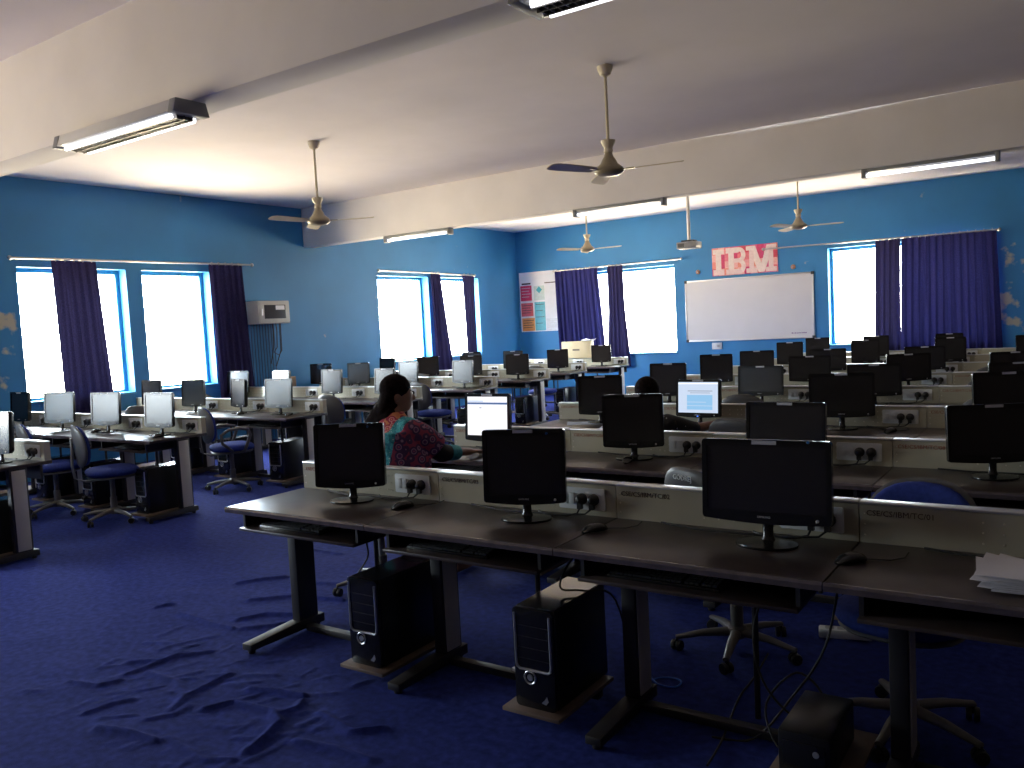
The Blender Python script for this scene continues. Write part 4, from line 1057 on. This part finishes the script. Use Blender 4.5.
for i, (dy, dz, lab) in enumerate(((.0, .62, 'long dark cable loop dangling under the grey cabinet'), (.07, .45, 'short dark cable loop dangling under the grey cabinet'))):
    pts = [(XL+.16, 8.70+dy, 1.826), (XL+.15, 8.72+dy, 1.70), (XL+.13, 8.70+dy+.02, 1.45), (XL+.12, 8.66+dy, 1.826-dz), (XL+.12, 8.76+dy, 1.826-dz-.05), (XL+.13, 8.86+dy*.3, 1.40), (XL+.16, 8.84+dy*.3, 1.826)]
    o = MB().tube(pts, .007, 8).build('hanging_cable', 'cable'); tag(o, lab, 'cable')

# ------------------------------------------------------------------ loose things on desks and floor
def sheet(x, y, z, rz, w=.21, h=.297, m='paper', curl=.004):
    mb = MB(); n = 6; vs = []; fs = []
    R_ = Matrix.Translation((x, y, z)) @ Matrix.Rotation(rz, 4, 'Z')
    for lay in (0, .0012):
        for j in range(n+1):
            for i in range(n+1):
                u, v = i/n-.5, j/n-.5; vs.append(R_ @ Vector((u*h, v*w, lay+curl*(u*u*4)*(.5+v))))
    k = (n+1)**2
    for j in range(n):
        for i in range(n):
            a = j*(n+1)+i; fs += [(a, a+n+1, a+n+2, a+1), (k+a, k+a+1, k+a+n+2, k+a+n+1)]
    rim = [i for i in range(n)]+[n+(n+1)*j for j in range(n)]+[(n+1)*(n+1)-1-i for i in range(n)]+[(n+1)*(n-j) for j in range(n)]
    for a, c in zip(rim, rim[1:]+rim[:1]): fs.append((a, c, k+c, k+a))
    return mb.add(vs, fs)
rg = random.Random(9)
for i in range(11):
    o = sheet(-.10+rg.uniform(-.03, .03), 2.90+rg.uniform(-.025, .025), DZ+.003+i*.0042, rg.uniform(-.2, .25), curl=.003+.0012*i).build('paper_sheet', 'paper', smooth=60)
    tag(o, 'topmost white sheet of the untidy paper stack in the first row' if i == 10 else 'white paper sheet inside the untidy stack at the end of the first row', 'paper', 'paper stack on the first row')
o = sheet(-3.50, 6.16, DZ+.002, .5, curl=.006).build('paper_sheet', mat('pale_blue_paper', (.52, .60, .72), .6, var=.06), smooth=60)
tag(o, 'pale blue sheet lying alone on the third row desk by the aisle', 'paper')

def carton(x, y, z, w, d, h, m, rz, lab):
    t = thing('cardboard_box', (x, y, z), rz); tag(t, lab, 'box')
    MB().box(-w/2, w/2, -d/2, d/2, 0, h).build('carton', m, t, bevel=.004)
    for s in (-1, 1): MB().box(-w/2, w/2, min(s*.002, s*d/2), max(s*.002, s*d/2), h, h+.004).build('flap', m, t)
    MB().box(-w/2+.001, w/2-.001, -.03, .03, h+.004, h+.005).build('tape', 'stand', t)
    MB().box(-w*.12, w*.12, -d/2-.001, -d/2, h*.45, h*.55).build('print', 'stand', t)
carton(-8.28, 14.43, DZ+.1525, .66, .13, .33, 'card', 0, 'tan cardboard box standing on the last row before the navy curtain')
for i, (dx, rz) in enumerate(((0, .2), (.01, -.1))):
    o = sheet(-8.02+dx, 14.43, DZ+.493+i*.012, rz, .19, .27, curl=.03).build('paper_sheet', 'paper', smooth=60); tag(o, ['white sheet lying on the tan cardboard box', 'upper curled white sheet on the tan cardboard box'][i], 'paper')
carton_p = None
carton(-9.45, 8.072, DZ+.1525, .20, .12, .14, 'brown', .1, 'small brown box on the fourth row raceway below the grey cabinet')
carton(-9.66, 8.072, DZ+.1525, .13, .10, .22, 'paper', .1, 'white carton on the fourth row raceway below the grey cabinet')

lp = [( -1.60, 3.20, .004), (-1.56, 3.30, .004), (-1.50, 3.33, .005), (-1.45, 3.30, .010), (-1.46, 3.25, .004), (-1.53, 3.24, .005), (-1.60, 3.30, .004), (-1.68, 3.36, .004), (-1.74, 3.34, .004)]
def spline(pts, n=6):
    P = [Vector(p) for p in pts]; out = []
    for i in range(len(P)-1):
        a = P[max(i-1, 0)]; b_ = P[i]; c = P[i+1]; d = P[min(i+2, len(P)-1)]
        for k in range(n):
            t = k/n; out.append(.5*((2*b_)+(c-a)*t+(2*a-5*b_+4*c-d)*t*t+(3*b_-a-3*c+d)*t**3))
    return out+[P[-1]]
o = MB().tube(spline(lp), .004, 8).build('network_cable', 'ucable'); tag(o, 'looped blue network cable on the carpet under the first row', 'cable')
CB = [([(-3.10, 3.05, .62), (-3.08, 3.08, .45), (-3.16, 3.06, .30), (-3.06, 3.05, .12), (-2.98, 3.08, .012)], 'thin black cable hanging under the first desk beside its pole'),
      ([(-.90, 3.05, .70), (-1.02, 3.02, .45), (-.98, 2.96, .25), (-.86, 2.98, .12), (-.78, 3.02, .2), (-.88, 3.05, .26), (-.98, 3.0, .14), (-.92, 2.92, .03), (-.80, 2.9, .012)], 'black cable with a coil hanging under the widescreen monitor desk'),
      ([(-.70, 3.0, .70), (-.76, 3.0, .40), (-.90, 3.02, .16), (-1.02, 2.96, .012), (-1.16, 2.9, .012)], 'black cable sagging to the carpet behind the third leg, first row'),
      ([(-1.20, 3.72, .03), (-1.19, 3.5, .01), (-1.18, 3.26, .009), (-1.12, 2.9, .009), (-1.10, 2.7, .012)], 'thin dark lead across the carpet from the lettered chair'),
      ([(-2.66, 3.10, .55), (-2.72, 3.12, .50), (-2.80, 3.06, .485), (-2.86, 3.0, .4), (-2.84, 3.12, .2), (-2.7, 3.16, .02)], 'bundle of black leads behind the first silver-trimmed tower'),
      ([(-1.72, 3.05, .66), (-1.78, 2.96, .60), (-1.80, 2.90, .50), (-1.72, 2.96, .48), (-1.66, 3.12, .4), (-1.58, 3.14, .02)], 'black lead draped over the tower beside the blue cable')]
for pts, lab in CB:
    o = MB().tube(spline(pts), .0045, 8).build('cable', 'cable'); tag(o, lab, 'cable')
bu = thing('battery_unit', (-.76, 2.86, .0630)); tag(bu, 'low black battery backup box on the stand under the widescreen monitor desk', 'battery unit')
MB().box(-.085, .085, -.17, .17, 0, .15).build('case', 'tower', bu, bevel=.008); MB().box(-.07, .07, -.174, -.168, .03, .12).build('front_panel', 'towertop', bu, bevel=.003)
MB().lathe([(.004, 0), (.011, 0), (.010, .004)], 12, mtx=Matrix.Translation((.04, -.174, .09)) @ Matrix.Rotation(PI/2, 4, 'X')).build('switch', 'silver', bu)
def strip(x, y, z, rz, lab):
    t = thing('power_strip', (x, y, z), rz); tag(t, lab, 'power strip')
    MB().box(-.12, .12, -.032, .032, 0, .045).build('case', 'plate', t, bevel=.008)
    m = MB()
    for k in range(3): m.prism(rrect(.04, .04, .006), .045, .0465, 'z', Matrix.Translation((-.07+k*.055, 0, 0)))
    m.build('outlets', 'cab', t); MB().box(.085, .105, -.015, .015, .045, .052).build('switch', 'inkred', t, bevel=.002)
strip(-.95, 4.12, .012, .25, 'white power strip on the carpet under the first row')
strip(-2.98, 3.16, .012, 1.2, 'white power strip behind the first silver-trimmed tower')
strip(-2.08, 3.10, .012, 1.3, 'white power strip behind the tower beside the blue cable')

# ------------------------------------------------------------------ light, camera
W = bpy.data.worlds.new('daylight'); SC.world = W; W.use_nodes = True; nt = W.node_tree
bg = nt.nodes['Background']; tc = nt.nodes.new('ShaderNodeTexCoord'); sx = nt.nodes.new('ShaderNodeSeparateXYZ'); nt.links.new(tc.outputs['Generated'], sx.inputs[0])
rp = nt.nodes.new('ShaderNodeValToRGB'); e = rp.color_ramp.elements
e[0].position = .44; e[0].color = (1.35, 1.09, .72, 1); e[1].position = .53; e[1].color = (.80, .88, .96, 1)
e3 = rp.color_ramp.elements.new(.75); e3.color = (1.55, 1.65, 1.75, 1)
nt.links.new(math_node(nt, 'ADD', math_node(nt, 'MULTIPLY', sx.outputs['Z'], .5), .5), rp.inputs['Fac'])
nt.links.new(rp.outputs['Color'], bg.inputs['Color']); bg.inputs['Strength'].default_value = 36.0

cam = bpy.data.cameras.new('camera'); co = bpy.data.objects.new('camera', cam); COL.objects.link(co)
yaw, pitch, roll, f = .60156, .069825, -.051893, 833.2
cy, sy, cp, sp = math.cos(yaw), math.sin(yaw), math.cos(pitch), math.sin(pitch)
fwd = Vector((-sy*cp, cy*cp, -sp)); r0 = Vector((cy, sy, 0)); u0 = r0.cross(fwd)
rt = r0*math.cos(roll)+u0*math.sin(roll); up = -r0*math.sin(roll)+u0*math.cos(roll)
mw = Matrix((rt, up, -fwd)).transposed().to_4x4(); mw.translation = (0, 0, 1.6); co.matrix_world = mw
cam.sensor_fit = 'HORIZONTAL'; cam.sensor_width = 36; cam.lens = f/1024*36; cam.clip_start = .05; cam.clip_end = 200
SC.camera = co
SC.view_settings.view_transform = 'Standard'; SC.view_settings.look = 'None'; SC.view_settings.gamma = 1; SC.view_settings.exposure = 0.08
SC.view_settings.use_curve_mapping = False
SC.cycles.max_bounces = 10; SC.cycles.diffuse_bounces = 6; SC.cycles.glossy_bounces = 4; SC.cycles.transparent_max_bounces = 12
SC.cycles.sample_clamp_indirect = 6
